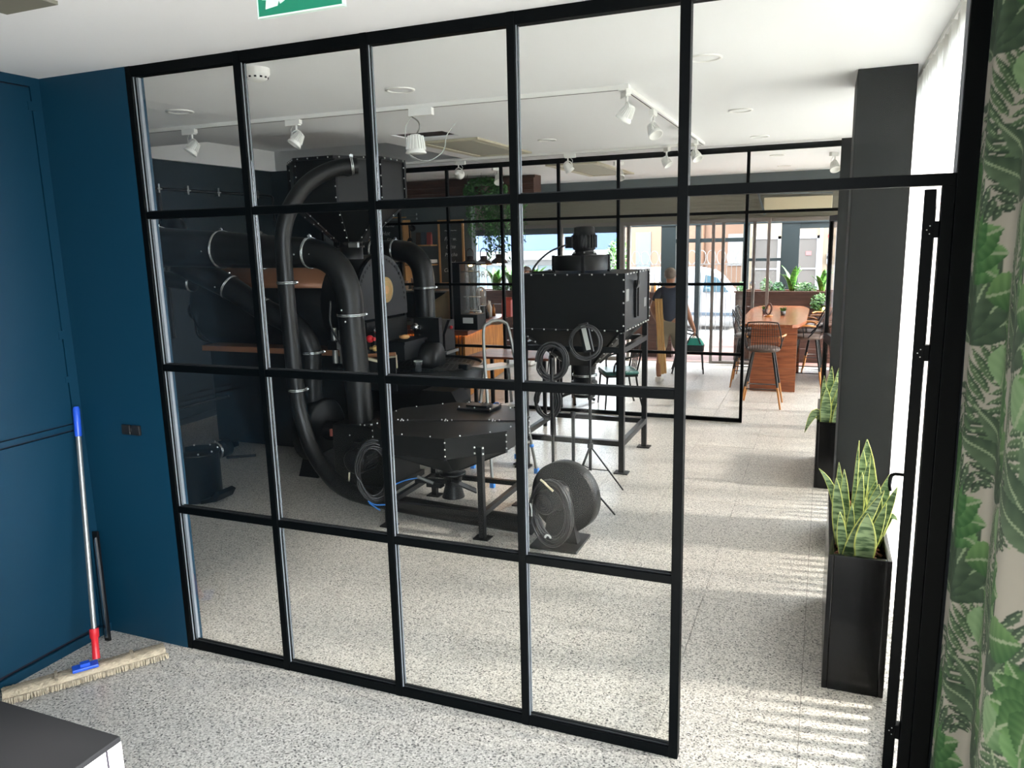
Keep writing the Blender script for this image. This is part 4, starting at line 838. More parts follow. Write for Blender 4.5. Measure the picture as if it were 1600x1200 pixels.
for i in range(25):
    t = i/24; c = ml_.lerp(mr_, t); w_ = .058*(1-.35*(abs(t-.5)*2)**6)+rg.uniform(-.003, .003); h = .040+rg.uniform(-.003, .003)
    rings.append([c-mn*w_+Vector((0, 0, .004)), c+mn*w_+Vector((0, 0, .004)), c+mn*w_*.85+Vector((0, 0, h*.7)), c+mn*w_*.3+Vector((0, 0, h)), c-mn*w_*.3+Vector((0, 0, h)), c-mn*w_*.85+Vector((0, 0, h*.7))])
build(MB().loft(rings, True, True), 'mop_pad', 'mop', mp)
fr_ = MB()
for i in range(150):
    t = i/149; c = ml_.lerp(mr_, t)
    for sgn in (-1, 1):
        q = c+mn*sgn*.050; e = c+mn*sgn*rg.uniform(.066, .078)+md_*rg.uniform(-.006, .006)
        fr_.tube([q+Vector((0, 0, .022)), (q+e)/2+Vector((0, 0, .026)), e+Vector((0, 0, .006))], [.0042, .0045, .0035], 5)
build(fr_, 'cotton_fringe', 'mop2', mp, kind='stuff')
mc_ = ml_.lerp(mr_, .49)
br = build(MB().beam(mc_-md_*.055+Vector((0, 0, .049)), mc_+md_*.055+Vector((0, 0, .049)), .055, .016), 'bracket', 'blue', mp, bevel=.004)
build(MB().beam(mc_-md_*.02+Vector((0, 0, .062)), mc_+md_*.02+Vector((0, 0, .062)), .03, .018), 'bracket_bridge', 'blue', br)
build(MB().beam(mc_+md_*.2-mn*.05+Vector((0, 0, .044)), mc_+md_*.2+mn*.05+Vector((0, 0, .044)), .015, .003), 'pocket_seam', 'mop2', mp); build(MB().beam(mc_-md_*.12-mn*.05+Vector((0, 0, .044)), mc_-md_*.12+mn*.05+Vector((0, 0, .044)), .012, .003), 'pocket_seam', 'mop2', mp)
dr = thing('drawer_rail', (-2.9, -.06, 0), 'short black metal drawer rail leaning behind the mop in the corner', 'rail')
ra, rb_ = Vector((-2.885, -.085, .0)), Vector((-2.950, -.028, .565))
build(MB().beam(ra, rb_, .034, .012), 'outer_rail', 'steel2', dr); build(MB().beam(ra+Vector((.004, -.010, .02)), rb_+Vector((.004, -.010, -.03)), .012, .006), 'inner_rail', 'chrome', dr)
for x in (-2.683, -2.625):
    pass
so = thing('wall_socket', (-2.64, 0, 1.09), 'pair of small black wall switches on the dark teal wall', 'socket')
for x0 in (-2.695, -2.632): build(MB().box(x0, x0+.052, -.014, 0, 1.093, 1.142), 'switch', 'rubber', so, bevel=.003)
build(MB().box(-2.640, -2.635, -.008, -.001, 1.11, 1.125), 'pin', 'alu', so)
# desk corner in the foreground
dk = thing('reception_desk', (-1.8, -2.1, 0), 'corner of a low desk with dark grey top and white side in the left foreground', 'desk')
build(MB().box(-2.6, -1.105, -2.8, -1.46, .785, .80), 'top', 'desk', dk, bevel=.002)
build(MB().box(-2.58, -1.118, -2.78, -1.475, 0, .785), 'body', 'whitel', dk)
build(MB().box(-1.118, -1.105, -1.478, -1.460, 0, .785).box(-1.118, -1.107, -2.78, -1.50, 0, .785), 'side_panel', 'whitel', dk)
build(MB().box(-1.1085, -1.1045, -1.503, -1.499, 0, .785), 'seam', 'groove', dk)

# ------------------------------------------------------------------ ceiling fittings
ex = thing('exit_sign', (-.9, -.8, 2.61), 'green emergency exit sign with a white running figure hanging from the near ceiling', 'sign')
build(MB().box(-1.037, -.763, -.806, -.794, 2.608, 2.742), 'plate', 'exit', ex)
build(MB().box(-1.04, -1.037, -.808, -.792, 2.606, 2.744).box(-.763, -.760, -.808, -.792, 2.606, 2.744).box(-1.04, -.76, -.808, -.792, 2.604, 2.608), 'edge_trim', 'exitw', ex)
fg_ = MB()
for poly in ([(-1.012, 2.625), (-.972, 2.630), (-.962, 2.652), (-.972, 2.672), (-1.000, 2.676), (-1.012, 2.660), (-1.020, 2.656), (-1.022, 2.650), (-1.008, 2.648)], [(-.962, 2.634), (-.948, 2.640), (-.944, 2.660), (-.952, 2.664), (-.956, 2.648), (-.966, 2.644)],
             [(-1.0, 2.676), (-.975, 2.672), (-.965, 2.70), (-.985, 2.705)], [(-.90, 2.66), (-.86, 2.685), (-.90, 2.71)], [(-.94, 2.678), (-.90, 2.678), (-.90, 2.692), (-.94, 2.692)]):
    fg_.prism(poly, -.808, -.806, 'y')
build(fg_.lathe([(.001, 0), (.012, 0), (.012, .002)], (-.968, -.808, 2.72), 14, 'y'), 'running_figure', 'exitw', ex)
for x in (-1.0, -.8): build(MB().cyl((x, -.8, 2.742), (x, -.8, CN), .003), 'hanger', 'alu', ex)
build(MB().box(-2.10, -1.86, -1.10, -.76, CN-.012, CN), 'ceiling_light', 'acg', label='grey flush ceiling light at the top left above the desk', cat='ceiling light')
sd_t = thing('smoke_detector', (-2.275, .68, CE-.07), 'round white smoke detector just behind the partition on the ceiling', 'smoke detector')
build(MB().lathe([(.065, CE), (.065, CE-.028), (.060, CE-.034), (.052, CE-.05), (.03, CE-.062), (.001, CE-.064)], (-2.275, .68, 0), 28), 'body', 'whitel', sd_t)
vn = MB()
for i in range(12):
    a = 2*PI*i/12; vn.beam((-2.275+.053*math.cos(a)-.006*math.sin(a), .68+.053*math.sin(a)+.006*math.cos(a), CE-.046), (-2.275+.053*math.cos(a)+.006*math.sin(a), .68+.053*math.sin(a)-.006*math.cos(a), CE-.046), .006, .008)
build(vn, 'vent_slot_set', 'dark', sd_t, kind='stuff')
for (x, y, lab) in ((-3.554, 1.447, 'recessed round ceiling light, leftmost, above the first track spotlight'), (-1.922, 1.512, 'recessed round ceiling light in the middle of the ceiling before the track'), (-.164, 1.537, 'recessed round ceiling light nearest the doorway, beside the main post'), (-.171, 3.367, 'recessed round ceiling light second from the doorway'), (-.167, 5.037, 'recessed round ceiling light just before the far glass screen'), (-1.95, 4.2, 'recessed round ceiling light beside the ceiling cassette'), (-.12, 6.95, 'small recessed ceiling light beyond the far screen'), (-.12, 8.5, 'farthest recessed ceiling light of the cafe')):
    t = thing('downlight', (x, y, CE-.008), lab, 'ceiling light')
    build(MB().lathe([(.088, CE), (.088, CE-.006), (.074, CE-.008), (.070, CE-.002)], (x, y, 0), 28), 'trim_ring', 'whitel', t); build(MB().lathe([(.070, CE-.001), (.001, CE-.003)], (x, y, 0), 28), 'diffuser', 'white', t)
# lighting track: three runs
tk = thing('light_track', (-.7, 3.6, CE-.03), 'white ceiling lighting track running along and back into the room', 'track')
for a, b in (((-4.41, 1.93, CE-.014), (-.70, 2.03, CE-.014)), ((-.70, 2.05, CE-.014), (-.70, 5.2, CE-.014)), ((-.72, 5.22, CE-.014), (-4.2, 5.16, CE-.014))):
    build(MB().beam(a, b, .035, .026), 'track_run', 'whitel', tk); build(MB().beam(Vector(a)-Vector((0, 0, .0135)), Vector(b)-Vector((0, 0, .0135)), .006, .002), 'slot', 'groove', tk)
build(MB().box(-.73, -.67, 2.0, 2.07, CE-.035, CE), 'corner_joint', 'whitel', tk)
def spotlight():
    t = thing('track_spotlight', (0, 0, 0), 'x', 'spotlight', 'white ribbed spotlights on the ceiling track')
    build(MB().box(-.065, .065, -.018, .018, -.045, -.001).box(.045, .075, -.020, .020, -.035, 0), 'adapter', 'whitel', t, bevel=.002)
    build(MB().cyl((.03, 0, -.045), (.03, 0, -.075), .008), 'stem', 'whitel', t)
    build(MB().tube(arc((.03, 0, -.135), .055, 10, 200, 14), .0055, 6, True), 'yoke', 'whitel', t)
    hd = build(MB().lathe([(.001, -.060), (.026, -.058), (.032, -.045), (.042, .01), (.056, .04), (.058, .052), (.050, .052), (.044, .030), (.001, .026)], (0, 0, 0), 24), 'lamp_head', 'whitel', t)
    fin = MB()
    for i in range(20):
        a = 2*PI*i/20; fin.beam((.030*math.cos(a), .030*math.sin(a), -.05), (.047*math.cos(a), .047*math.sin(a), .02), .004, .014, up=(math.cos(a), math.sin(a), 0))
    f = build(fin, 'fin_set', 'whitel', hd, kind='stuff')
    hd.location = (.03, 0, -.15); hd.rotation_euler = (R(155), R(25), 0)
    build(MB().tube(spline([(.0, 0, -.045), (-.03, .01, -.075), (-.02, .01, -.11), (.01, 0, -.125)]), .003, 5), 'lead', 'whitel', t)
    return t
sp0 = spotlight()
SP = [(-3.97, 1.943, 0, 'leftmost track spotlight, near the round ceiling light'), (-3.05, 1.968, 0, 'second track spotlight from the left, above the big hopper'), (-.70, 2.06, -60, 'track spotlight at the corner where the track turns back'), (-.70, 2.85, 90, 'spotlight on the receding track run, just behind the corner one'),
      (-.70, 4.0, 80, 'spotlight on the receding track run next to the main post'), (-.70, 4.75, 95, 'last spotlight of the receding track run, near the far screen'), (-3.30, 5.18, 180, 'spotlight on the rear track run, facing forward above the bar'), (-2.05, 5.20, 180, 'spotlight on the rear track run in front of the farther ceiling cassette'), (-1.05, 5.21, 120, 'spotlight on the rear track run, nearest the main post')]
for i, (x, y, rz, lab) in enumerate(SP):
    o = sp0 if i == 0 else copy_tree(sp0); put(o, (x, y, CE-.027), R(rz), 'white ribbed '+lab, sc=.88)
    if i == 6:
        for c_ in o.children:
            if c_.name.startswith('lamp_head'): c_.rotation_euler = (R(105), 0, 0)
for x, y, lab in ((.48, 7.0, 'white spotlight hanging from the cafe ceiling beyond the far screen'), (-1.9, 6.6, 'small white spotlight on the cafe ceiling right of the farther cassette'), (-3.35, 6.3, 'white spotlight hanging on a wire over the bar')):
    o = copy_tree(sp0); put(o, (x, y, CE), R(60), lab, 'spotlights on the cafe ceiling')
# one loose lamp dangling by its cable
lo = thing('dangling_lamp', (-2.05, 1.98, CE-.3), 'white ribbed ceiling lamp dangling upside down on its cables from the track', 'lamp')
build(MB().box(-2.13, -1.96, 1.97, 2.01, CE-.075, CE-.028), 'adapter', 'whitel', lo, bevel=.002)
build(MB().lathe([(.001, .115), (.030, .11), (.044, .10), (.055, .02), (.066, 0), (.070, -.008), (.06, -.012), (.001, -.004)], (-2.09, 1.98, CE-.30), 26), 'lamp_head', 'whitel', lo)
fin = MB()
for i in range(18):
    a = 2*PI*i/18; fin.beam((-2.09+.048*math.cos(a), 1.98+.048*math.sin(a), CE-.20), (-2.09+.062*math.cos(a), 1.98+.062*math.sin(a), CE-.285), .005, .012, up=(math.cos(a), math.sin(a), 0))
build(fin, 'fin_set', 'whitel', lo, kind='stuff')
build(MB().tube(spline([(-2.12, 1.98, CE-.07), (-2.06, 1.97, CE-.11), (-2.05, 1.97, CE-.15), (-2.08, 1.98, CE-.19)]), .005, 6), 'cable', 'alu', lo)
build(MB().tube(spline([(-2.11, 1.98, CE-.07), (-2.16, 1.98, CE-.14), (-2.16, 1.98, CE-.25), (-2.13, 1.98, CE-.32), (-2.02, 2.0, CE-.36), (-1.92, 2.04, CE-.30), (-1.90, 2.06, CE-.2), (-1.85, 2.1, CE-.12)], 5), .0035, 5), 'loose_wire', 'clearb', lo)
def cassette(x0, x1, y0, y1, lab):
    t = thing('ceiling_cassette', ((x0+x1)/2, (y0+y1)/2, CE-.02), lab, 'air conditioner'); z0, z1 = CE-.02, CE-.002; w_ = .07
    build(MB().box(x0, x0+w_, y0, y1, z0, z1).box(x1-w_, x1, y0, y1, z0, z1).box(x0+w_, x1-w_, y0, y0+w_, z0, z1).box(x0+w_, x1-w_, y1-w_, y1, z0, z1), 'frame', 'acb', t)
    build(MB().box(x0+w_+.03, x1-w_-.03, y0+w_+.04, y1-w_-.04, z0+.004, z1), 'filter_panel', 'filt', t)
    build(MB().box(x0+w_+.0, x0+w_+.02, y0+w_, y1-w_, z0+.01, z1).box(x1-w_-.02, x1-w_, y0+w_, y1-w_, z0+.01, z1), 'air_slot', 'dark', t)
cassette(-3.02, -2.40, 3.66, 5.0, 'long cream ceiling cassette grille behind the dangling lamp'); cassette(-2.75, -2.1, 6.4, 8.3, 'farther cream ceiling cassette grille beyond the far screen')
t = thing('cafe_smoke_detector', (-4.2, 7.0, CE-.07), 'small white smoke detector beside the hanging plant beyond the screen', 'smoke detector')
build(MB().lathe([(.065, CE-.0), (.065, CE-.03), (.03, CE-.062), (.001, CE-.064)], (-4.2, 7.0, 0), 24), 'body', 'whitel', t)

# ------------------------------------------------------------------ step ladder
la = thing('step_ladder', (-1.95, 2.95, 0), 'aluminium step ladder with a rounded top hoop standing behind the octagonal hopper', 'ladder')
A0, A1 = Vector((-1.98, 2.82, .03)), Vector((-2.13, 3.06, 1.22)); C0, C1 = Vector((-1.77, 3.29, .03)), Vector((-1.98, 3.26, 1.22))
tp = (A1+C1)/2+Vector((0, 0, .11))
build(MB().tube(spline([A0, A0.lerp(A1, .5), A1, A1.lerp(C1, .2)+Vector((0, 0, .09)), tp, A1.lerp(C1, .8)+Vector((0, 0, .09)), C1, C1.lerp(C0, .5), C0], 4), .0135, 10), 'front_rail', 'alu', la)
B0, B1 = Vector((-2.10, 3.66, .03)), Vector((-2.02, 3.30, .98)); D0_, D1_ = Vector((-2.36, 3.26, .03)), Vector((-2.15, 3.12, .98))
for a, b in ((B0, B1), (D0_, D1_)): build(MB().beam(a, b, .022, .022), 'rear_leg', 'alu', la)
for p in (A0, C0, B0, D0_): build(MB().box(p.x-.018, p.x+.018, p.y-.018, p.y+.018, 0, .045), 'foot_cap', 'bluet', la)
fwd_ = Vector((-.9, .35, 0)).normalized()
for i, z in enumerate((.27, .60, .93)):
    k = (z-.03)/1.19; a, c_ = A0.lerp(A1, k), C0.lerp(C1, k); dp = .17 if i == 2 else .09
    poly = [a, c_, c_+fwd_*dp, a+fwd_*dp]
    st = build(MB().loft([[Vector((p.x, p.y, z)) for p in poly], [Vector((p.x, p.y, z+.022)) for p in poly]]), 'step', 'alu', la)
for p in (A0.lerp(A1, .18), C0.lerp(C1, .18), A0.lerp(A1, .5), C0.lerp(C1, .5)): build(MB().sph(p, .02, 5), 'joint_cap', 'bluet', la)
build(MB().beam(D0_.lerp(D1_, .3), B0.lerp(B1, .3), .02, .012), 'rear_brace', 'alu', la)
build(MB().tube(spline([(-2.10, 2.99, .62), (-2.18, 3.04, .66), (-2.13, 3.09, .60), (-2.06, 3.14, .64), (-2.03, 3.16, .58), (-2.10, 3.10, .5)]), .004, 5), 'air_hose', 'bluet', la)

# ------------------------------------------------------------------ low table before the far screen
bt = thing('cafe_table', (-2.75, 5.15, 0), 'small brown-topped table in front of the far screen behind the ladder', 'table')
build(MB().box(-3.15, -2.2, 4.85, 5.45, .72, .745), 'table_top', 'counter', bt, bevel=.004)
for x in (-3.08, -2.27):
    for y in (4.92, 5.38): build(MB().beam((x, y, 0), (x, y, .72), .035, .035), 'leg', 'steel2', bt)

# ------------------------------------------------------------------ chairs and stools
def bar_stool(seat='seatb'):
    t = thing('bar_stool', (0, 0, 0), 'x', 'stool', 'bar stools round the high table')
    st = .66
    build(MB().lathe([(.001, st-.012), (.17, st-.012), (.185, st), (.185, st+.02), (.16, st+.034), (.001, st+.036)], (0, 0, 0), 28), 'seat_pad', seat, t)
    for sx in (-1, 1):
        for sy in (-1, 1):
            a = Vector((sx*.11, sy*.11, st-.01)); b = Vector((sx*.22, sy*.21, 0)); m_ = a.lerp(b, .62)
            lg = build(MB().tube([a, m_], [.014, .013], 10), 'leg', 'steel2', t); build(MB().tube([m_, b], [.0145, .010], 10), 'leg_tip', 'cane', lg, label='tan wooden lower leg')
    fr = [Vector((sx*.185, sy*.175, .2)) for sx, sy in ((-1, -1), (1, -1), (1, 1), (-1, 1))]
    build(MB().tube([Vector((p.x*.93, p.y*.95, .22)) for p in fr]+[Vector((fr[0].x*.93, fr[0].y*.95, .22))], .006, 8), 'foot_ring', 'steel2', t)
    # wire back on the -y side
    bk = [(-.19, -.02, st+.02), (-.20, -.10, st+.12), (-.17, -.19, st+.30), (-.13, -.21, st+.34), (.13, -.21, st+.34), (.17, -.19, st+.30), (.20, -.10, st+.12), (.19, -.02, st+.02)]
    build(MB().tube(spline(bk, 5), .008, 8), 'back_frame', 'steel2', t)
    wr_ = MB()
    for i in range(-6, 7):
        x = i*.024; wr_.tube([(x*1.2, -.15, st+.01), (x*1.1, -.19, st+.15), (x, -.208, st+.335)], .003, 5)
    for z, x, y in ((.10, .175, -.14), (.18, .18, -.175), (.26, .165, -.19)): wr_.tube(spline([(-x, y+.04, st+z), (-x*.5, y-.03, st+z), (x*.5, y-.03, st+z), (x, y+.04, st+z)], 4), .003, 5)
    build(wr_, 'back_wire_set', 'steel2', t, kind='stuff')
    for sx in (-1, 1):
        build(MB().tube(spline([(sx*.17, -.10, st+.16), (sx*.225, -.04, st+.175), (sx*.235, .07, st+.175), (sx*.21, .12, st+.165)]), .013, 8), 'armrest', 'cane', t, label='tan wooden armrest')
        build(MB().tube([(sx*.225, .05, st+.17), (sx*.17, .03, st)], .006, 6), 'arm_support', 'steel2', t)
    return t
hs = bar_stool()
hst = [(-.17, 6.62, 0, 'high wire-back stool with brown pad at the near end of the high table'), (.28, 7.85, 88, 'nearest of the high wire-back stools along the right side of the table'), (.29, 8.4, 92, 'middle high wire-back stool on the right side of the table'), (.42, 9.2, 88, 'farthest high wire-back stool on the right side of the table'),
       (-.45, 7.85, -85, 'nearest of the high wire-back stools on the left side of the table, behind the screen'), (-.46, 8.45, -90, 'farther high wire-back stool on the left side of the table')]
for i, (x, y, rz, lab) in enumerate(hst):
    o = hs if i == 0 else copy_tree(hs); put(o, (x, y, 0), R(rz), lab)
# long table
ht = thing('high_table', (-.11, 8.05, 0), 'long high orange-brown wooden table on two slab pedestals in the cafe', 'table')
tpoly = [(-.36, 6.78), (.13, 6.78), (.20, 6.86), (.27, 7.3), (.27, 8.9), (.20, 9.25), (.13, 9.32), (-.36, 9.32), (-.43, 9.25), (-.50, 8.9), (-.50, 7.3), (-.43, 6.86)]
build(MB().prism(tpoly, .90, .935), 'table_top', 'table', ht, bevel=.006)
for y in (7.5, 8.92):
    for k in range(6): build(MB().box(-.385, .165, y, y+.08, k*.15+.001, (k+1)*.15-.001 if k < 5 else .90), 'plank', 'tablev', ht)
build(MB().box(-.16, -.06, 7.58, 8.92, .1, .24), 'cross_beam', 'tablev', ht)
sc = thing('table_sculpture', (-.20, 7.75, .935), 'small dark brown loop sculpture on a round base on the high table', 'ornament')
build(MB().lathe([(.055, .935), (.055, .95), (.001, .955)], (-.2, 7.75, 0), 20), 'base', 'cane', sc)
build(MB().tube(spline([(-.2, 7.75, .95), (-.235, 7.75, 1.0), (-.22, 7.75, 1.07), (-.19, 7.75, 1.10), (-.165, 7.75, 1.05), (-.175, 7.75, .99), (-.2, 7.75, .955)]), .012, 8), 'loop', 'clad', sc)
def small_pot(x, y, z, lab, n=9, hgt=.06, seed=1, pot='concrete'):
    t = thing('potted_succulent', (x, y, z), lab, 'plant'); build(MB().lathe([(.001, z), (.028, z), (.034, z+.06), (.028, z+.06), (.001, z+.05)], (x, y, 0), 18), 'pot', pot, t)
    rg = random.Random(seed)
    for i in range(n):
        a = 2*PI*i/n; leaf_obj('leaf', (x+.008*math.cos(a), y+.008*math.sin(a), z+.05), (x+.045*math.cos(a), y+.045*math.sin(a), z+.06+hgt*rg.uniform(.4, 1)), .018, t, m='fern')
    return t
small_pot(-.03, 7.9, .935, 'small succulent in a grey pot on the high table')
small_pot(-.27, 8.1, .935, 'tiny green plant behind the sculpture on the high table', seed=4)
# green vinyl chair just beyond the screen
def vinyl_chair(m_='green'):
    t = thing('cafe_chair', (0, 0, 0), 'x', 'chair')
    build(MB().loft([[(-.20, -.19, .40), (.20, -.19, .40), (.19, .19, .40), (-.19, .19, .40)], [(-.21, -.20, .415), (.21, -.20, .415), (.20, .20, .415), (-.20, .20, .415)], [(-.20, -.19, .445), (.20, -.19, .445), (.19, .19, .445), (-.19, .19, .445)]], True, True), 'seat', m_, t)
    build(MB().box(-.20, .20, -.19, .19, .375, .40), 'seat_frame', 'dark', t)
    for sx in (-1, 1):
        build(MB().tube([(sx*.18, -.17, .39), (sx*.20, -.20, 0)], [.013, .010], 8), 'leg', 'steel2', t); build(MB().tube(spline([(sx*.18, .17, .39), (sx*.19, .2, .2), (sx*.20, .25, 0)]), .012, 8), 'leg', 'steel2', t)
        build(MB().tube(spline([(sx*.19, -.10, .42), (sx*.23, -.08, .55), (sx*.22, .05, .60), (sx*.18, .20, .62)]), .011, 8), 'armrest', 'steel2', t)
    build(MB().tube(spline([(-.17, .18, .42), (-.19, .22, .62), (-.15, .25, .80), (0, .26, .84), (.15, .25, .80), (.19, .22, .62), (.17, .18, .42)]), .012, 8), 'back_frame', 'steel2', t)
    for x in (-.09, -.03, .03, .09): build(MB().tube([(x, .19, .45), (x, .25, .82)], .007, 6), 'back_slat', 'steel2', t)
    return t
vc = vinyl_chair(); put(vc, (-1.78, 6.15, 0), R(-62), 'green-seated black metal chair just behind the far screen by the filter machine')
o = copy_tree(vc); put(o, (-1.35, 8.7, 0), R(100), 'grey metal armchair near the sliding doors left of the table')
# pedestal table base by that chair
pt2 = thing('pedestal_table', (-2.35, 6.2, 0), 'round cafe table on a black claw pedestal beside the green-seated chair', 'table')
build(MB().lathe([(.001, .64), (.34, .64), (.35, .655), (.34, .67), (.001, .67)], (-2.35, 6.2, 0), 32), 'table_top', 'counter', pt2)
build(MB().cyl((-2.35, 6.2, .05), (-2.35, 6.2, .64), .03), 'column', 'steel2', pt2)
for a in (20, 110, 200, 290): build(MB().tube(spline([(-2.35, 6.2, .12), (-2.35+.1*math.cos(R(a)), 6.2+.1*math.sin(R(a)), .09), (-2.35+.26*math.cos(R(a)), 6.2+.26*math.sin(R(a)), .018)]), .018, 8), 'claw_foot', 'steel2', pt2)

# ------------------------------------------------------------------ people
def skin_mesh(verts, edges, sub=2, root=0):
    me = bpy.data.meshes.new('sk'); me.from_pydata([v[:3] for v in verts], edges, []); o = bpy.data.objects.new('sk', me); COL.objects.link(o)
    m_ = o.modifiers.new('s', 'SKIN'); m_.use_smooth_shade = True
    for i, v in enumerate(verts):
        r = v[3]; me.skin_vertices[0].data[i].radius = (r, v[4] if len(v) > 4 else r); me.skin_vertices[0].data[i].use_root = (i == root)
    s_ = o.modifiers.new('u', 'SUBSURF'); s_.levels = sub; s_.render_levels = sub
    dg = bpy.context.evaluated_depsgraph_get(); n = bpy.data.meshes.new_from_object(o.evaluated_get(dg)); bpy.data.objects.remove(o); bpy.data.meshes.remove(me); return n
def skin_part(name, verts, edges, m_, parent, sub=2, **k):
    off = Vector(OFF[parent]); me = skin_mesh([(v[0]-off.x, v[1]-off.y, v[2]-off.z)+tuple(v[3:]) for v in verts], edges, sub)
    me.materials.clear(); me.materials.append(M[m_]); o = bpy.data.objects.new(name, me); COL.objects.link(o); o.parent = parent; OFF[o] = tuple(off); return tag(o, **k)
def person(ox, oy, s, lab, arms, legs, face=1, shirt='tee', pants='shorts', hair='hair', short=True):
    """face=+1 looks towards +y; arms/legs: joint lists in body units (m, 1.56 tall), shoulders outward"""
    t = thing('person', (ox, oy, 0), lab, 'person'); P = lambda x, y, z: (ox+x*s, oy+y*s*face, z*s)
    V = [(*P(0, 0, .83), .10*s, .08*s), (*P(0, -.01, 1.0), .10*s, .08*s), (*P(0, 0, 1.17), .125*s, .085*s), (*P(0, -.01, 1.285), .075*s, .06*s), (*P(0, .01, 1.345), .046*s), (*P(0, .015, 1.40), .062*s), (*P(0, .02, 1.47), .072*s, .085*s), (*P(0, .01, 1.53), .05*s)]
    E = [(i, i+1) for i in range(7)]
    for sx, jl in zip((-1, 1), arms):
        n = len(V); V.append((*P(sx*.135, 0, 1.25), .055*s)); E.append((3, n))
        for j, (x, y, z, r) in enumerate(jl): V.append((*P(x, y, z), r*s)); E.append((n+j, n+j+1))
    for sx, jl in zip((-1, 1), legs):
        n = len(V); V.append((*P(sx*.085, 0, .76), .085*s)); E.append((0, n))
        for j, (x, y, z, r) in enumerate(jl): V.append((*P(x, y, z), r*s)); E.append((n+j, n+j+1))
    body = skin_part('body', V, E, 'skin', t)
    # fingers curled at each hand
    for sx, jl in zip((-1, 1), arms):
        hx, hy, hz, _ = jl[-1]; px_, py_, pz = jl[-2][:3]; d = (Vector((hx, hy, hz))-Vector((px_, py_, pz))).normalized()
        for q in range(4):
            o_ = (q-1.5)*.017; b0 = Vector((hx, hy+o_, hz)); l = (.036, .042, .040, .032)[q]
            skin_part('finger', [(*P(*(b0-d*.015)), .0085*s), (*P(*(b0+d*l)), .008*s), (*P(*(b0+d*(l+.012)+Vector((-sx*.022, 0, -.004)))), .0075*s), (*P(*(b0+d*l*.7+Vector((-sx*.038, 0, 0)))), .0065*s)], [(0, 1), (1, 2), (2, 3)], 'skin', t, 1)
        b0 = Vector((hx, hy+.03, hz)); skin_part('thumb', [(*P(*(b0-d*.03)), .010*s), (*P(*(b0+Vector((-sx*.012, .012, 0)))), .009*s), (*P(*(b0+d*.022+Vector((-sx*.026, .008, 0)))), .0075*s)], [(0, 1), (1, 2)], 'skin', t, 1)
    # t-shirt with sleeves
    SV = [(*P(0, 0, .78), .128*s, .105*s), (*P(0, -.01, 1.0), .138*s, .112*s), (*P(0, 0, 1.17), .152*s, .112*s), (*P(0, -.01, 1.285), .083*s, .068*s)]; SE = [(0, 1), (1, 2), (2, 3)]
    for sx, jl in zip((-1, 1), arms):
        n = len(SV); SV.append((*P(sx*.140, 0, 1.25), .068*s)); SE.append((3, n)); a = Vector((sx*.135, 0, 1.25)); b = Vector(jl[0][:3]); q = a.lerp(b, .72); SV.append((*P(*q), .060*s)); SE.append((n, n+1))
    skin_part('shirt', SV, SE, shirt, t)
    HV = [(*P(0, 0, .90), .118*s, .10*s), (*P(0, 0, .80), .120*s, .105*s)]; HE = [(0, 1)]
    for sx, jl in zip((-1, 1), legs):
        n = len(HV); HV.append((*P(sx*.085, 0, .74), .10*s)); HE.append((1, n)); a = Vector((sx*.085, 0, .76)); b = Vector(jl[0][:3]); q = a.lerp(b, .95 if short else 1); HV.append((*P(*q), .078*s)); HE.append((n, n+1))
        if not short: HV.append((*P(*jl[1][:3]), .06*s)); HE.append((n+1, n+2))
    skin_part('trousers' if not short else 'shorts', HV, HE, pants, t)
    # hair cap, ears, face
    hb = MB().sph(P(0, -.012, 1.488), .079*s, 9, (.98, 1.12, 1.0)); hb2 = MB()
    keep = [i for i, v in enumerate(hb.v) if (v[2] > (1.478*s) or (v[1]-oy)*face < -.02*s) and v[2] > 1.42*s]
    ks = set(keep); hb.f, hb.sm = zip(*[(f, m_) for f, m_ in zip(hb.f, hb.sm) if all(i in ks for i in f)]); hb.f = list(hb.f); hb.sm = list(hb.sm)
    h_ = build(hb, 'hair', hair, t); sd = h_.modifiers.new('thick', 'SOLIDIFY'); sd.thickness = .006; sd.offset = 1
    for sx in (-1, 1):
        build(MB().sph(P(sx*.073, .01, 1.455), .018*s, 5, (.4, .8, 1.25)), 'ear', 'skin', t)
        build(MB().sph(P(sx*.028, .092, 1.468), .011*s, 5), 'eye', 'whitel', t); build(MB().sph(P(sx*.028, .102, 1.468), .005*s, 4), 'pupil', 'dark', t)
        build(MB().beam(P(sx*.014, .098, 1.487), P(sx*.042, .094, 1.485), .006*s, .005*s), 'eyebrow', hair, t)
    build(MB().loft([[P(-.009, .095, 1.465), P(.009, .095, 1.465), P(.006, .09, 1.47)], [P(-.014, .105, 1.435), P(.014, .105, 1.435), P(0, .118, 1.437)], [P(-.010, .09, 1.43), P(.010, .09, 1.43), P(0, .10, 1.428)]]), 'nose', 'skin', t)
    build(MB().beam(P(-.022, .094, 1.412), P(.022, .094, 1.412), .007*s, .006*s), 'mouth', 'pink', t)
    for sx, jl in zip((-1, 1), legs):
        x, y, z, _ = jl[-1]; fz = max(0, z-.05)
        build(MB().loft([[P(x-.035, y-.05, fz), P(x+.035, y-.05, fz), P(x+.035, y-.05, fz+.07), P(x-.035, y-.05, fz+.07)], [P(x-.042, y+.06, fz), P(x+.042, y+.06, fz), P(x+.036, y+.05, fz+.075), P(x-.036, y+.05, fz+.075)], [P(x-.042, y+.15, fz), P(x+.042, y+.15, fz), P(x+.03, y+.15, fz+.035), P(x-.03, y+.15, fz+.035)], [P(x-.02, y+.185, fz), P(x+.02, y+.185, fz), P(x+.02, y+.18, fz+.02), P(x-.02, y+.18, fz+.02)]], True, True), 'shoe', 'shoe', t)
    return t
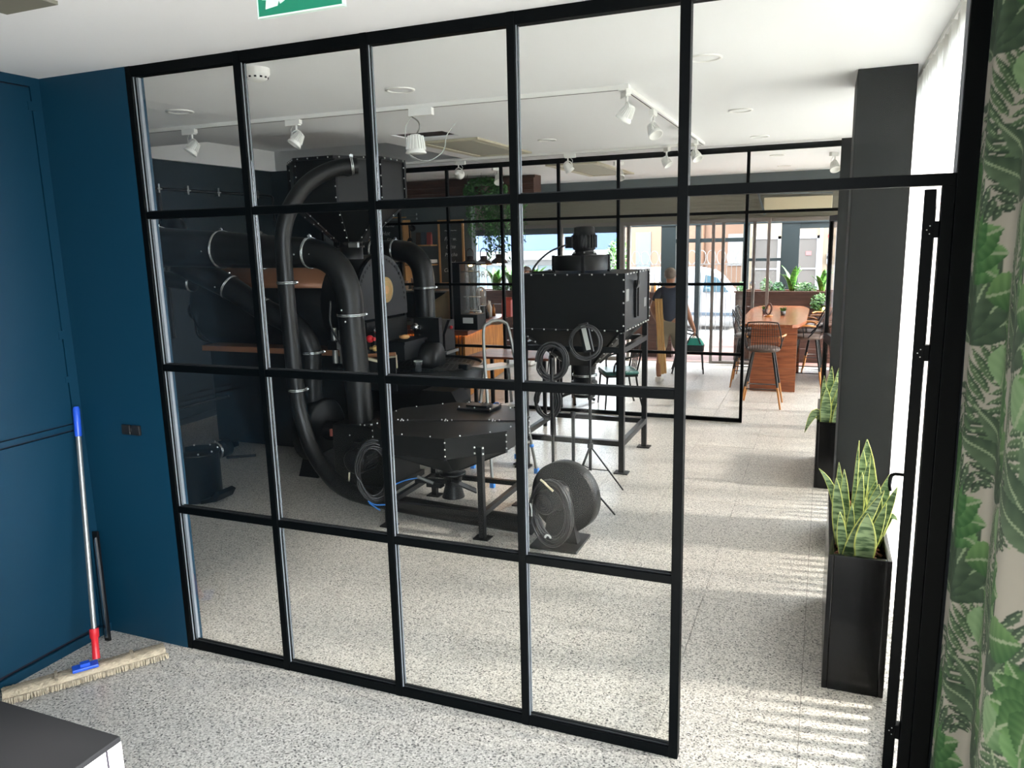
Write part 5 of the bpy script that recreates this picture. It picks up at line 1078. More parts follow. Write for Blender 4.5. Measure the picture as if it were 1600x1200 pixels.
walker = person(-1.47, 7.75, 1.0, 'man seen from behind in navy t-shirt and khaki shorts carrying boards and a bag', 
    [[(-.235, -.05, 1.04, .042), (-.20, .10, .86, .034), (-.185, .16, .80, .026), (-.18, .19, .75, .024)], [(.215, -.01, 1.04, .042), (.285, .04, .82, .034), (.315, .06, .745, .026), (.325, .07, .70, .024)]],
    [[(-.11, -.02, .42, .058), (-.13, -.04, .22, .050), (-.13, -.06, .07, .034)], [(.10, .12, .43, .058), (.11, .10, .24, .050), (.12, .05, .09, .034)]])
bd2 = thing('pine_board', (-1.62, 7.72, .12), 'bundle of pine boards carried under the left arm of the walking man', 'board')
for k in range(3): build(MB().beam((-1.575+.032*k, 7.70, .12+.01*k), (-1.640+.034*k, 7.66, 1.16), .030, .05, up=(0, 1, 0)), 'board', 'pine', bd2)
bag = thing('tool_bag', (-1.14, 7.85, .43), 'teal and black tool bag held in the right hand of the walking man', 'bag')
bx_, by_ = -1.145, 7.82
build(MB().loft([[(bx_-.12, by_-.07, .44), (bx_+.12, by_-.07, .44), (bx_+.12, by_+.07, .44), (bx_-.12, by_+.07, .44)], [(bx_-.125, by_-.075, .53), (bx_+.125, by_-.075, .53), (bx_+.125, by_+.075, .53), (bx_-.125, by_+.075, .53)]]), 'bottom_panel', 'bagd', bag, bevel=.015)
build(MB().loft([[(bx_-.123, by_-.073, .53), (bx_+.123, by_-.073, .53), (bx_+.123, by_+.073, .53), (bx_-.123, by_+.073, .53)], [(bx_-.07, by_-.03, .62), (bx_+.07, by_-.03, .62), (bx_+.07, by_+.03, .62), (bx_-.07, by_+.03, .62)]]), 'top_panel', 'bagt', bag, bevel=.01)
build(MB().tube(spline([(bx_-.09, by_-.06, .54), (bx_-.05, by_-.05, .64), (bx_, by_, .685), (bx_+.05, by_-.05, .64), (bx_+.09, by_-.06, .54)]), .009, 7), 'handle', 'bagd', bag)
build(MB().sph((bx_-.01, by_, .625), .035, 6, (1, .7, .7)), 'paper_bundle', 'paper', bag)
man2 = person(-3.93, 8.75, 1.0, 'second man facing the room, only his head visible above the filter box', 
    [[(-.21, .0, 1.04, .042), (-.21, .06, .82, .034), (-.20, .08, .75, .026), (-.20, .09, .70, .024)], [(.21, .0, 1.04, .042), (.21, .06, .82, .034), (.20, .08, .75, .026), (.20, .09, .70, .024)]],
    [[(-.10, 0, .42, .058), (-.10, 0, .22, .05), (-.10, 0, .07, .034)], [(.10, 0, .42, .058), (.10, 0, .22, .05), (.10, 0, .07, .034)]], face=-1, shirt='tee', pants='slate', short=False)

# ------------------------------------------------------------------ bar counter
bc_ = thing('bar_counter', (-3.9, 6.5, 0), 'bar counter with golden slatted front under a dark wooden top beyond the screen', 'bar')
cA = Vector((-3.65, 5.95, 0)); cdir = Vector((-.155, .988, 0)).normalized(); cB = cA+cdir*2.2
top = [(cA.x, cA.y), (cB.x, cB.y), (cB.x-.6, cB.y), (cA.x-.5, cA.y+.5), (-5.45, cA.y+.5), (-5.45, cA.y)]
build(MB().prism(top, .822, .875), 'counter_top', 'counter', bc_, bevel=.004)
build(MB().prism([(cA.x-.08, cA.y+.08), (cB.x-.08, cB.y), (cB.x-.5, cB.y), (cA.x-.45, cA.y+.45), (-5.4, cA.y+.45), (-5.4, cA.y+.08)], 0, .822), 'carcass', 'clad', bc_)
n = 45
for i in range(n):
    p = cA+cdir*(.04+i*.048)+Vector((-.06, 0, 0)); build(MB().beam((p.x, p.y, .02), (p.x, p.y, .805), .022, .026), 'slat', 'slat', bc_)
for i in range(26): x = cA.x-.09-i*.048; build(MB().beam((x, cA.y+.065, .02), (x, cA.y+.065, .805), .022, .026), 'slat', 'slat', bc_)
build(MB().beam(cA+Vector((-.042, .05, .819)), cB+Vector((-.042, 0, .819)), .008, .004), 'led_strip', 'led', bc_)
build(MB().beam(cA+Vector((-.08, .047, .819)), (-5.4, cA.y+.047, .819), .008, .004), 'led_strip', 'led', bc_)
# glass tower on the counter
tw = thing('brewing_tower', (-3.75, 6.2, .875), 'tall black tower with glass tubes standing on the corner of the bar', 'coffee tower')
build(MB().box(-3.95, -3.80, 6.08, 6.34, .875, 1.70), 'back_column', 'dark', tw); build(MB().box(-3.95, -3.57, 6.08, 6.34, .875, 1.07), 'base', 'dark', tw, bevel=.005)
build(MB().box(-3.95, -3.56, 6.07, 6.35, 1.70, 1.72), 'top_plate', 'steel2', tw); build(MB().box(-3.77, -3.63, 6.070, 6.079, .96, 1.03), 'label_plate', 'paper', tw)
for x in (-3.75, -3.68, -3.61): build(MB().cyl((x, 6.20, 1.09), (x, 6.20, 1.69), .028, n=14, caps=False), 'glass_tube', 'plastic', tw)
for z in (1.10, 1.28, 1.45, 1.60): build(MB().box(-3.80, -3.58, 6.17, 6.23, z, z+.008), 'shelf_ring', 'alu', tw)
sp_ = thing('soap_dispenser', (-3.83, 6.62, .875), 'cream pump bottle standing on the bar beside the tower', 'bottle')
build(MB().lathe([(.001, .875), (.038, .875), (.04, .885), (.04, 1.0), (.03, 1.03), (.012, 1.04), (.012, 1.05)], (-3.83, 6.62, 0), 20), 'bottle', 'beige2', sp_)
build(MB().tube([(-3.83, 6.62, 1.05), (-3.83, 6.62, 1.085), (-3.87, 6.61, 1.08)], .008, 8), 'pump', 'beige2', sp_)
jd = thing('juice_jar', (-4.02, 7.2, .875), 'large clear glass jar with a domed lid behind the tower', 'jar')
build(MB().lathe([(.001, 1.08), (.06, 1.08), (.075, 1.10), (.075, 1.28), (.05, 1.33), (.02, 1.345), (.001, 1.35)], (-4.02, 7.2, 0), 22), 'jar_body', 'plastic', jd)
build(MB().cyl((-4.02, 7.2, .875), (-4.02, 7.2, 1.08), .055), 'stand', 'steel2', jd)
# bottles on the bar, many kinds of heights
rg = random.Random(21); Bk = []
def bottle(h, r, m_):
    t = thing('bottle', (0, 0, 0), 'x', 'bottle'); build(MB().lathe([(.001, 0), (r, 0), (r, h*.6), (r*.35, h*.76), (r*.32, h*.96)], (0, 0, 0), 14), 'glass_body', m_, t); build(MB().lathe([(r*.4, h*.94), (r*.4, h), (.001, h)], (0, 0, 0), 10), 'cap', 'dark', t); return t
kinds = [bottle(.20, .030, 'amber'), bottle(.24, .026, 'clearb'), bottle(.16, .032, 'dark')]
nth = ['nearest', 'second', 'third', 'fourth', 'farthest']
for i in range(14):
    p = cA+cdir*(.75+i*.095)+Vector((-.16-.10*(i % 2), 0, 0)); k = kinds[i % 3]; first = i < 3; o = k if first else copy_tree(k)
    kn = ['small amber bottle', 'slim pale bottle', 'squat black bottle'][i % 3]
    put(o, (p.x, p.y, .875), rg.uniform(0, 6), (nth[i//3] if i < 12 or i % 3 < 2 else 'farthest')+' '+kn+' in the row of bottles on the bar', ['amber bottles on the bar', 'pale bottles on the bar', 'black bottles on the bar'][i % 3], 1+rg.uniform(-.1, .15))
for j, (x, y) in enumerate(((-3.62, 6.75), (-3.66, 6.95))):
    t = thing('plate', (x, y, .875), ['dark tray on the bar nearer the soap bottle', 'dark tray on the bar farther from the soap bottle'][j], 'tray'); build(MB().lathe([(.001, .876), (.08, .876), (.10, .888), (.095, .890), (.08, .880), (.001, .880)], (x, y, 0), 24), 'dish', 'seatb', t)
hp = thing('rose_box', (-3.83, 7.75, .875), 'reddish paper bag standing at the far end of the bar', 'bag'); build(MB().loft([[(-3.92, 7.7, .875), (-3.78, 7.7, .875), (-3.78, 7.8, .875), (-3.92, 7.8, .875)], [(-3.92, 7.71, 1.12), (-3.78, 7.71, 1.12), (-3.78, 7.79, 1.12), (-3.92, 7.79, 1.12)]]), 'bag_body', 'pink', hp); build(MB().box(-3.92, -3.78, 7.745, 7.755, 1.12, 1.16), 'folded_top', 'pink', hp)
sk = thing('jute_sack', (-4.25, 6.25, .875), 'beige jute coffee sack slumped on the bar left of the tower', 'sack')
build(MB().loft([[(-4.5+.0, 6.1, .875), (-4.02, 6.1, .875), (-4.02, 6.4, .875), (-4.5, 6.4, .875)], [(-4.52, 6.08, 1.05), (-4.0, 6.08, 1.10), (-4.0, 6.42, 1.10), (-4.52, 6.42, 1.05)], [(-4.38, 6.15, 1.18), (-4.02, 6.15, 1.33), (-4.02, 6.35, 1.33), (-4.38, 6.35, 1.18)], [(-4.2, 6.2, 1.24), (-4.04, 6.2, 1.36), (-4.04, 6.3, 1.36), (-4.2, 6.3, 1.24)]], True, True), 'sack_body', 'sack', sk, subs=2)
em = thing('espresso_machine', (-4.7, 6.9, .875), 'chrome and black espresso machine on the bar behind the sack', 'coffee machine')
build(MB().box(-5.1, -4.3, 6.75, 7.15, .94, 1.30), 'body', 'dark', em, bevel=.01); build(MB().box(-5.08, -4.32, 6.62, 6.75, .92, .95), 'drip_tray', 'alu', em); build(MB().box(-5.1, -4.3, 6.73, 7.17, 1.30, 1.32), 'cup_rail', 'alu', em)
for x in (-4.95, -4.72, -4.5): build(MB().cyl((x, 6.70, 1.12), (x, 6.70, 1.19), .04).tube([(x, 6.68, 1.12), (x, 6.56, 1.10)], .012, 8), 'group_head', 'chrome', em)
for x in (-5.05, -4.35): build(MB().box(x-.02, x+.02, 6.8, 7.1, .875, .94), 'foot', 'steel2', em)
def cupstack(n, m_='cup'):
    t = thing('cup_stack', (0, 0, 0), 'x', 'cups')
    for k in range(n): build(MB().lathe([(.027, k*.02), (.037, k*.02+.085), (.040, k*.02+.088), (.036, k*.02+.088), (.026, k*.02+.004)], (0, 0, 0), 14), 'paper_cup', m_, t)
    build(MB().lathe([(.027, n*.02-.0), (.001, n*.02)], (0, 0, 0), 12), 'base_disc', m_, t); return t
for x, n, lab in ((-5.04, 3, 'shortest stack of paper cups on the espresso machine'), (-4.92, 5, 'middle stack of paper cups on the espresso machine'), (-4.80, 3, 'low stack of paper cups right of the middle one on the espresso machine'), (-4.68, 9, 'tallest stack of paper cups on the espresso machine')):
    t = cupstack(n); put(t, (x, 6.9, 1.32), 0, lab, 'paper cups on the espresso machine')
# pendant lamps
def pendant():
    t = thing('pendant_lamp', (0, 0, 0), 'x', 'lamp', 'brown pendant lamps over the bar')
    build(MB().lathe([(.115, 0), (.112, .012), (.09, .045), (.055, .068), (.045, .075), (.045, .11), (.03, .12), (.001, .12)], (0, 0, 0), 26), 'lamp_shade', 'shade', t)
    build(MB().tube(spline([(-.045, 0, .06), (-.048, 0, .16), (-.03, 0, .205), (0, 0, .22), (.03, 0, .205), (.048, 0, .16), (.045, 0, .06)]), .007, 8), 'hoop', 'shade', t)
    build(MB().sph((0, 0, .005), .032, 7), 'bulb', 'bulb', t); build(MB().cyl((0, 0, .22), (0, 0, CE-1.66), .0025, n=6), 'cord', 'cable', t); return t
pl_ = pendant()
for i, (x, y, z, lab) in enumerate(((-4.10, 7.05, 1.66, 'brown dome pendant lamp over the bar, left of three'), (-3.85, 6.95, 1.66, 'brown dome pendant lamp over the bar, middle of three'), (-3.60, 6.9, 1.68, 'brown dome pendant lamp over the bar, right of three'))):
    o = pl_ if i == 0 else copy_tree(pl_); put(o, (x, y, z), 0, lab)
# chalkboards, shelf with bags, wood fascia
def chalkboard(x0, x1, y, z0, z1, lab, lines):
    t = thing('chalkboard', ((x0+x1)/2, y, z0), lab, 'board'); w_ = .03
    build(MB().box(x0, x1, y, y+.015, z0, z1), 'slate', 'board', t)
    for n_, bx in (('frame_rail', (x0-w_, x1+w_, y-.01, y+.018, z0-w_, z0)), ('frame_rail', (x0-w_, x1+w_, y-.01, y+.018, z1, z1+w_)), ('frame_rail', (x0-w_, x0, y-.01, y+.018, z0, z1)), ('frame_rail', (x1, x1+w_, y-.01, y+.018, z0, z1))): build(MB().box(*bx), n_, 'oak', t)
    for (txt, x, z, s_) in lines: text_obj(txt, 'chalk_line', 'chalk', t, (x, y-.003, z), s_, (R(90), 0, R(0)), .001, .3)
chalkboard(-7.5, -6.45, 8.17, 1.35, 2.35, 'left chalkboard with white handwriting on the bar back wall', [('House Br.', -7.0, 2.2, .13), ('Filter', -7.2, 2.03, .10), ('Americano', -6.9, 1.9, .10)])
chalkboard(-6.35, -5.75, 8.17, 1.35, 2.35, 'middle chalkboard menu on the bar back wall behind the ducts', [('Menu', -6.05, 2.26, .10), ('Hot', -6.1, 2.13, .09), ('Filter', -6.0, 2.02, .09), ('V60 Brew 50', -6.05, 1.91, .09), ('Latte 45', -6.05, 1.6, .09), ('Mocha 48', -6.0, 1.49, .09)])
chalkboard(-5.13, -4.75, 8.17, 1.35, 2.28, 'right chalkboard with oak frame beside the window behind the bar', [('~~~~', -4.95, 2.15, .09), ('Flat w.', -4.95, 2.02, .08), ('Latte', -4.95, 1.9, .08), ('Mocha', -4.95, 1.78, .08), ('Iced', -4.95, 1.66, .08), ('Cold br.', -4.95, 1.54, .08)])
sh = thing('wall_shelf', (-5.42, 8.05, 1.5), 'dark wall shelf unit with pale side panels between the chalkboards', 'shelf')
for z in (1.92, 1.62): build(MB().box(-5.68, -5.2, 7.98, 8.2, z, z+.02), 'shelf_board', 'oak', sh)
build(MB().box(-5.70, -5.66, 7.98, 8.2, 1.35, 2.35), 'side_panel', 'oak', sh); build(MB().box(-5.5, -5.2, 8.0, 8.19, 1.66, 1.71), 'pale_roll', 'paper', sh)
for k, (x, m_) in enumerate(((-5.46, 'seatb'), (-5.37, 'slate'), (-5.27, 'pink'))):
    t = thing('coffee_bag', (x, 8.08, 1.94), ['brown coffee bag on the upper wall shelf', 'slate coffee bag on the upper wall shelf', 'rose coffee bag on the upper wall shelf'][k], 'bag')
    build(MB().loft([[(x-.035, 8.05, 1.94), (x+.035, 8.05, 1.94), (x+.035, 8.12, 1.94), (x-.035, 8.12, 1.94)], [(x-.04, 8.07, 2.10), (x+.04, 8.07, 2.10), (x+.04, 8.10, 2.10), (x-.04, 8.10, 2.10)]]), 'bag_body', m_, t); build(MB().box(x-.04, x+.04, 8.08, 8.09, 2.10, 2.13), 'folded_top', m_, t)
wl2 = thing('wall_lamp', (-5.6, 8.0, 2.1), 'curved black swan-neck wall lamp above the shelf', 'lamp'); build(MB().tube(spline([(-5.62, 8.18, 2.2), (-5.6, 8.05, 2.24), (-5.56, 7.98, 2.2), (-5.55, 7.97, 2.05)]), .012, 8).lathe([(.02, 2.05), (.05, 2.0)], (-5.55, 7.97, 0), 14), 'arm', 'dark', wl2); build(MB().cyl((-5.62, 8.18, 2.2), (-5.62, 8.2, 2.2), .05), 'wall_plate', 'dark', wl2)
fa = thing('wood_fascia', (-5.0, 7.6, 2.58), 'brown wooden fascia box under the cafe ceiling over the bar', 'fascia')
for k in range(3): build(MB().box(-8.8, -3.35, 7.6, 7.66, 2.58+k*.085, 2.58+(k+1)*.085-.003), 'plank', 'clad', fa)
build(MB().box(-8.8, -3.35, 7.66, 7.9, 2.60, CE), 'core', 'clad', fa)
for k in range(2): build(MB().box(-8.8, -5.0, 7.2, 7.24, 2.30+k*.06, 2.33+k*.06), 'bar_rail', 'mgrey', fa)
# plant clusters
def foliage(mb, c, r, n, rg, size=.03, droop=0):
    for i in range(n):
        while True:
            v = Vector((rg.uniform(-1, 1), rg.uniform(-1, 1), rg.uniform(-1, 1)))
            if .2 < v.length < 1: break
        p = Vector(c)+Vector((v.x*r[0], v.y*r[1], v.z*r[2])); d = Vector((rg.uniform(-1, 1), rg.uniform(-1, 1), rg.uniform(-.6, .8)-droop)).normalized(); q = d.orthogonal().normalized()
        s_ = size*rg.uniform(.6, 1.3); mb.add([p-d*s_, p+q*s_*.4, p+d*s_, p-q*s_*.4], [(0, 1, 2, 3)])
hpl = thing('hanging_plant', (-3.95, 7.35, 1.9), 'big green trailing plant hanging from the fascia over the bar', 'plant')
rg = random.Random(8); mb = MB(); foliage(mb, (-4.0, 7.4, 2.66), (.33, .16, .19), 1300, rg, .045)
build(mb, 'crown', 'dkleaf', hpl, kind='stuff'); mb = MB(); st = MB()
for i in range(50):
    x = rg.uniform(-4.28, -3.42) if i < 36 else rg.uniform(-4.0, -3.7); y = 7.4+rg.uniform(-.1, .1); l = rg.uniform(.2, .70) if i < 36 else rg.uniform(.8, 1.0)
    pts = [(x+.01*math.sin(k*1.3+i), y, 2.6-l*k/6) for k in range(7)]; st.tube(pts, .003, 4)
    for k in range(int(l*42)):
        t_ = k/(l*42); foliage(mb, (x, y, 2.6-l*t_), (.035, .035, .02), 1, rg, .032, .5)
build(mb, 'trailing_leaves', 'dkleaf', hpl, kind='stuff'); build(st, 'stem_set', 'dkleaf', hpl, kind='stuff'); build(MB().cyl((-4.0, 7.4, 2.55), (-4.0, 7.4, 2.72), .12, .15), 'basket', 'clad', hpl)
def broad_plant(x, y, z, n, h, lab, wd=.07, seed=1, m_='broad', spread=.5, name='leafy_plant', pot=None):
    t = thing(name, (x, y, z), lab, 'plant'); rg = random.Random(seed)
    for i in range(n):
        a = 2*PI*i/n+rg.uniform(-.3, .3); l = h*rg.uniform(.7, 1.05); sp_ = spread*rg.uniform(.5, 1.1)*h
        leaf_obj('leaf', (x+.02*math.cos(a), y+.02*math.sin(a), z), (x+sp_*math.cos(a), y+sp_*math.sin(a), z+l), wd*rg.uniform(.8, 1.2), t, m=m_, mid=(x+sp_*.25*math.cos(a), y+sp_*.25*math.sin(a), z+l*.7), face=(math.cos(a)*-1, math.sin(a)*-1, .4), n=6)
    if pot: build(MB().lathe([(.001, z-.12), (.05, z-.12), (.07, z), (.06, z), (.001, z-.01)], (x, y, 0), 16), 'pot', pot, t)
    return t
def bush(x, y, z, r, n, lab, m_='fern', size=.03, name='bushy_plant', seed=1):
    t = thing(name, (x, y, z), lab, 'plant'); rg = random.Random(seed); mb = MB(); foliage(mb, (x, y, z+r[2]*.9), r, n, rg, size)
    build(mb, 'foliage', m_, t, kind='stuff'); st = MB()
    for i in range(7): a = rg.uniform(0, 6.3); st.tube([(x, y, z-.02), (x+r[0]*.5*math.cos(a), y+r[1]*.5*math.sin(a), z+r[2])], .005, 5)
    build(st, 'stem_set', 'dkleaf', t, kind='stuff'); return t
# planter boxes outside the facade
def plank_box(x0, x1, y0, y1, h, lab, n=5):
    t = thing('planter_box', ((x0+x1)/2, (y0+y1)/2, 0), lab, 'planter')
    for k in range(n):
        a, b = h*k/n+.002, h*(k+1)/n-.002
        build(MB().box(x0, x1, y0, y0+.02, a, b), 'plank', 'clad', t); build(MB().box(x0, x0+.02, y0+.02, y1, a, b), 'plank', 'clad', t); build(MB().box(x1-.02, x1, y0+.02, y1, a, b), 'plank', 'clad', t)
    build(MB().box(x0-.02, x1+.02, y0-.02, y0+.03, h, h+.025).box(x0-.02, x1+.02, y1-.03, y1+.02, h, h+.025), 'rim_board', 'clad', t); build(MB().box(x0+.02, x1-.02, y0+.02, y1, h-.2, h-.02), 'soil', 'bark', t)
    return t
plank_box(-.85, .62, 9.95, 10.35, 1.08, 'long brown wooden planter box behind the high table'); plank_box(-5.4, -3.2, 9.95, 10.35, 1.08, 'brown planter box of leafy plants outside the window behind the bar')
plank_box(.60, .86, 8.2, 9.36, 1.05, 'brown planter box along the right side of the cafe')
Z = 1.07
for (x, y, h, n, wd, lab, sd) in ((-.02, 10.15, .42, 9, .085, 'broad-leaved plant with upright leaves in the middle of the planter behind the table', 3), (.42, 10.12, .36, 10, .08, 'broad-leaved plant at the right end of the planter behind the table', 5)):
    broad_plant(x, y, Z, n, h, lab, wd, sd)
bush(.18, 10.1, Z-.02, (.17, .12, .10), 700, 'feathery light green bush in the planter behind the table', 'fern', .022, seed=2)
bush(-.22, 10.12, Z-.02, (.10, .1, .10), 350, 'dark small-leaved bush beside the broad-leaved plant in the planter', 'dkleaf', .025, seed=3)
bush(-.40, 10.15, Z-.02, (.10, .1, .13), 380, 'soft green bush right of the lantern in the planter', 'fern', .022, seed=4)
bush(-.78, 10.12, Z-.02, (.07, .1, .10), 260, 'small dark green bush at the left end of the planter', 'dkleaf', .025, seed=5)
bush(.40, 9.88, .80, (.14, .06, .15), 500, 'feathery green plant spilling over the front of the planter', 'fern', .022, seed=6, name='trailing_plant')
def lantern(x, y, z, lab):
    t = thing('lantern', (x, y, z), lab, 'lantern')
    for sx in (-1, 1):
        for sy in (-1, 1): build(MB().beam((x+sx*.032, y+sy*.032, z), (x+sx*.032, y+sy*.032, z+.12), .006, .006), 'corner_bar', 'dark', t)
    build(MB().box(x-.038, x+.038, y-.038, y+.038, z, z+.01), 'base', 'dark', t); build(MB().lathe([(.055, z+.12), (.02, z+.15), (.012, z+.165), (.001, z+.165)], (x, y, 0), 12), 'roof', 'dark', t); build(MB().sph((x, y, z+.06), .024, 6), 'candle', 'lamp', t)
lantern(-.60, 10.02, 1.105, 'small lit lantern on the planter behind the table'); lantern(.46, 9.86, .79, 'small lit lantern at the lower right end of the planter'); lantern(-2.05, 10.0, 1.09, 'lit lantern on the terrace shelf behind the walking man')
for (x, h, lab, sd) in ((-5.05, .36, 'leafy window plant farthest left behind the bar', 11), (-4.7, .40, 'leafy window plant left of the middle behind the bar', 12), (-4.35, .42, 'leafy window plant behind the right pendant lamp', 13), (-3.95, .34, 'leafy window plant farthest right behind the bar', 14)):
    broad_plant(x, 10.12, Z, 14, h*1.15, lab, .13, sd, spread=.7)
bush(-4.6, 10.1, Z-.05, (.5, .12, .1), 900, 'low green bush under the leafy window plants', 'fern', .03, seed=8)
bush(-3.55, 10.1, Z-.05, (.25, .12, .12), 400, 'low green bush right of the window plants', 'fern', .03, seed=9)
broad_plant(.73, 8.7, 1.03, 8, .30, 'upright plant in the planter box on the right side of the cafe', .06, 21); bush(.73, 9.0, 1.0, (.10, .3, .08), 450, 'dark low plants in the right-hand cafe planter box', 'dkleaf', .025, seed=10)
# terrace shelf behind the walker
ts = thing('terrace_shelf', (-2.2, 10.05, 0), 'wooden terrace ledge with plants behind the walking man', 'shelf')
for k in range(4): build(MB().box(-2.55, -1.85, 9.98, 10.2, k*.27+.003, (k+1)*.27-.003), 'plank', 'clad', ts)
bush(-2.42, 10.1, 1.08, (.07, .07, .08), 260, 'small round bush on the terrace ledge right of the filter box', 'fern', .024, seed=15)
bt_ = thing('terrace_bottle', (-2.2, 10.08, 1.08), 'pale bottle holder on the terrace ledge', 'bottle'); build(MB().lathe([(.001, 1.08), (.03, 1.08), (.03, 1.18), (.012, 1.22), (.012, 1.25)], (-2.2, 10.08, 0), 12), 'bottle_body', 'clearb', bt_); build(MB().box(-2.27, -2.24, 10.04, 10.12, 1.08, 1.24).box(-2.16, -2.13, 10.04, 10.12, 1.08, 1.24), 'holder', 'oak', bt_)

# ------------------------------------------------------------------ cafe facade, terrace, street
fa2 = struct(MB().box(-9.2, 1.1, 9.52, 9.62, 2.60, 3.2), 'wall_facade', 'mgrey')
lv = MB()
for k in range(7): build(MB().box(-5.5, 1.05, 9.56, 9.60, 2.22+k*.054, 2.22+k*.054+.050), 'louvre', 'acg', fa2)
build(MB().box(-5.5, 1.05, 9.603, 9.62, 2.21, 2.61), 'backing_panel', 'acg', fa2); build(MB().box(-5.34, -2.6, 9.57, 9.6, 2.06, 2.16), 'head_panel', 'mgrey', fa2)
build(MB().box(-5.6, 1.05, 9.50, 9.62, 2.16, 2.215), 'header', 'lgrey', fa2)
for x, w_, m_ in ((-5.62, .14, 'mgrey'), (-5.48, .08, 'lgrey'), (-4.40, .10, 'frame'), (-3.66, .08, 'lgrey'), (-2.64, .09, 'lgrey'), (-2.50, .05, 'lgrey')): build(MB().box(x, x+w_, 9.52, 9.62, 0, 2.16), 'facade_post', m_, fa2)
struct(MB().box(-9.2, -5.6, 9.52, 9.62, 0, 2.60), 'wall_facade', 'mgrey')
wn = struct(MB().box(-5.6, -2.5, 9.53, 9.61, 0, .06), 'window_5', 'lgrey')
for x0, x1 in ((-5.4, -4.40), (-4.30, -3.66), (-3.58, -2.64)):
    build(MB().box(x0, x1, 9.57, 9.575, .06, 2.16), 'pane', 'glass3', wn)
text_obj('EDRA', 'lettering', 'beige2', wn, (-5.08, 9.562, 1.40), .15, (R(90), 0, 0), .001)
sl_ = thing('sliding_door', (-.9, 9.45, 0), 'pale grey framed sliding glass doors pushed together at the terrace opening', 'door')
for x0, x1, y in ((-1.14, -.34, 9.40), (-1.0, -.55, 9.47)):
    for a in (x0, x1): build(MB().box(a-.022, a+.022, y, y+.03, .02, 2.16 if y > 9.45 else 2.22), 'stile', 'lgrey', sl_)
    build(MB().box(x0+.022, x1-.022, y, y+.03, .02, .06), 'rail', 'lgrey', sl_); build(MB().box(x0+.022, x1-.022, y, y+.03, 2.17, 2.22), 'rail', 'lgrey', sl_); build(MB().box(x0+.022, x1-.022, y+.012, y+.016, .06, 2.17), 'pane', 'glass3', sl_)
dkk = struct(MB().box(-6, 1.2, 9.62, 12.6, -.2, -.004), 'trim_2', 'grout')
for k in range(27): build(MB().box(-6, 1.2, 9.63+k*.11, 9.63+k*.11+.106, -.004, .004), 'deck_board', 'deck', dkk)
struct(MB().box(-40, 40, 12.6, 60, -.3, -.02), 'ground', 'road'); struct(MB().box(1.16, 40, -12, 12.6, -.3, -.02), 'ground', 'road')
struct(MB().box(-5.9, .9, 11.42, 11.62, 2.16, 2.40), 'trim_3', 'dgreen')
gh = thing('terrace_joinery', (-.9, 11.5, 0), 'dark green post and beam glazing at the outer edge of the terrace', 'glazing')
for x0, x1 in ((-2.33, -2.07), (-1.72, -1.64), (-.90, -.80), (-.27, .02)): build(MB().box(x0, x1, 11.44, 11.60, 0, 2.16), 'post', 'dgreen', gh)
build(MB().box(-2.07, -.90, 11.46, 11.58, 1.86, 1.93), 'rail', 'dgreen', gh); build(MB().box(-.80, -.27, 11.46, 11.58, 1.52, 1.57), 'rail', 'dgreen', gh); build(MB().box(.02, .9, 11.46, 11.58, 2.06, 2.16), 'rail', 'dgreen', gh)
build(MB().box(-.80, -.27, 11.5, 11.505, 1.57, 2.16), 'pane', 'glass3', gh); build(MB().box(-.80, -.27, 11.5, 11.505, .5, 1.52), 'pane', 'glass3', gh); build(MB().box(-2.07, -1.72, 11.5, 11.505, 1.93, 2.16), 'pane', 'glass3', gh)
aw = thing('folded_awning', (.05, 9.2, 2.3), 'cream folded ceiling awning panel on a grey bracket near the right of the facade', 'awning')
build(MB().box(-.42, .50, 9.28, 9.46, 2.30, 2.50), 'panel', 'beige2', aw, bevel=.01); build(MB().beam((-.50, 9.26, 2.56), (-.40, 9.26, 2.26), .03, .03).beam((-.5, 9.26, 2.56), (.5, 9.26, 2.53), .03, .02), 'bracket', 'mgrey', aw)
# looped fence
fe = thing('looped_fence', (-2.2, 13.1, 0), 'white looped wrought iron fence in front of the peach wall', 'fence'); lp_ = MB()
for k in range(18):
    x = -4.4+k*.19; build(MB().tube([(x+.17*math.cos(t)*.5+.085, 13.1, 1.55+.14*math.sin(t)) for t in [2*PI*i/16 for i in range(17)]], .008, 5), 'loop', 'lgrey', fe)
for k in range(36): build(MB().beam((-4.4+k*.095, 13.1, -.02), (-4.4+k*.095, 13.1, 1.42), .012, .012), 'bar', 'lgrey', fe)
build(MB().beam((-4.45, 13.1, 1.42), (-1.0, 13.1, 1.42), .02, .02), 'top_rail', 'lgrey', fe)
# white van
vn_ = thing('white_van', (-2.6, 14.6, 0), 'white delivery van parked in the street beyond the terrace', 'van')
bp_ = [(-5.0, .18), (-1.15, .18), (-1.05, .25), (-1.05, .55), (-1.15, .68), (-1.35, .78), (-1.62, 1.12), (-1.80, 1.24), (-2.1, 1.30), (-4.8, 1.30), (-5.0, 1.2)]
build(MB().prism([(a, b) for a, b in bp_], 14.1, 14.95, 'y'), 'body', 'van', vn_, bevel=.05)
build(MB().prism([(-1.42, .80), (-1.66, 1.10), (-1.90, 1.16), (-1.95, .80)], 14.085, 14.1, 'y'), 'side_window', 'vang', vn_); build(MB().box(-2.02, -2.0, 14.09, 14.1, .25, 1.2), 'door_seam', 'mgrey', vn_); build(MB().box(-2.35, -2.25, 14.08, 14.1, .66, .72), 'door_handle', 'mgrey', vn_); build(MB().box(-1.9, -1.78, 14.0, 14.1, .80, .90), 'mirror', 'vang', vn_, bevel=.02)
build(MB().box(-5.0, -1.05, 14.08, 14.1, .30, .36), 'side_strip', 'slate', vn_)
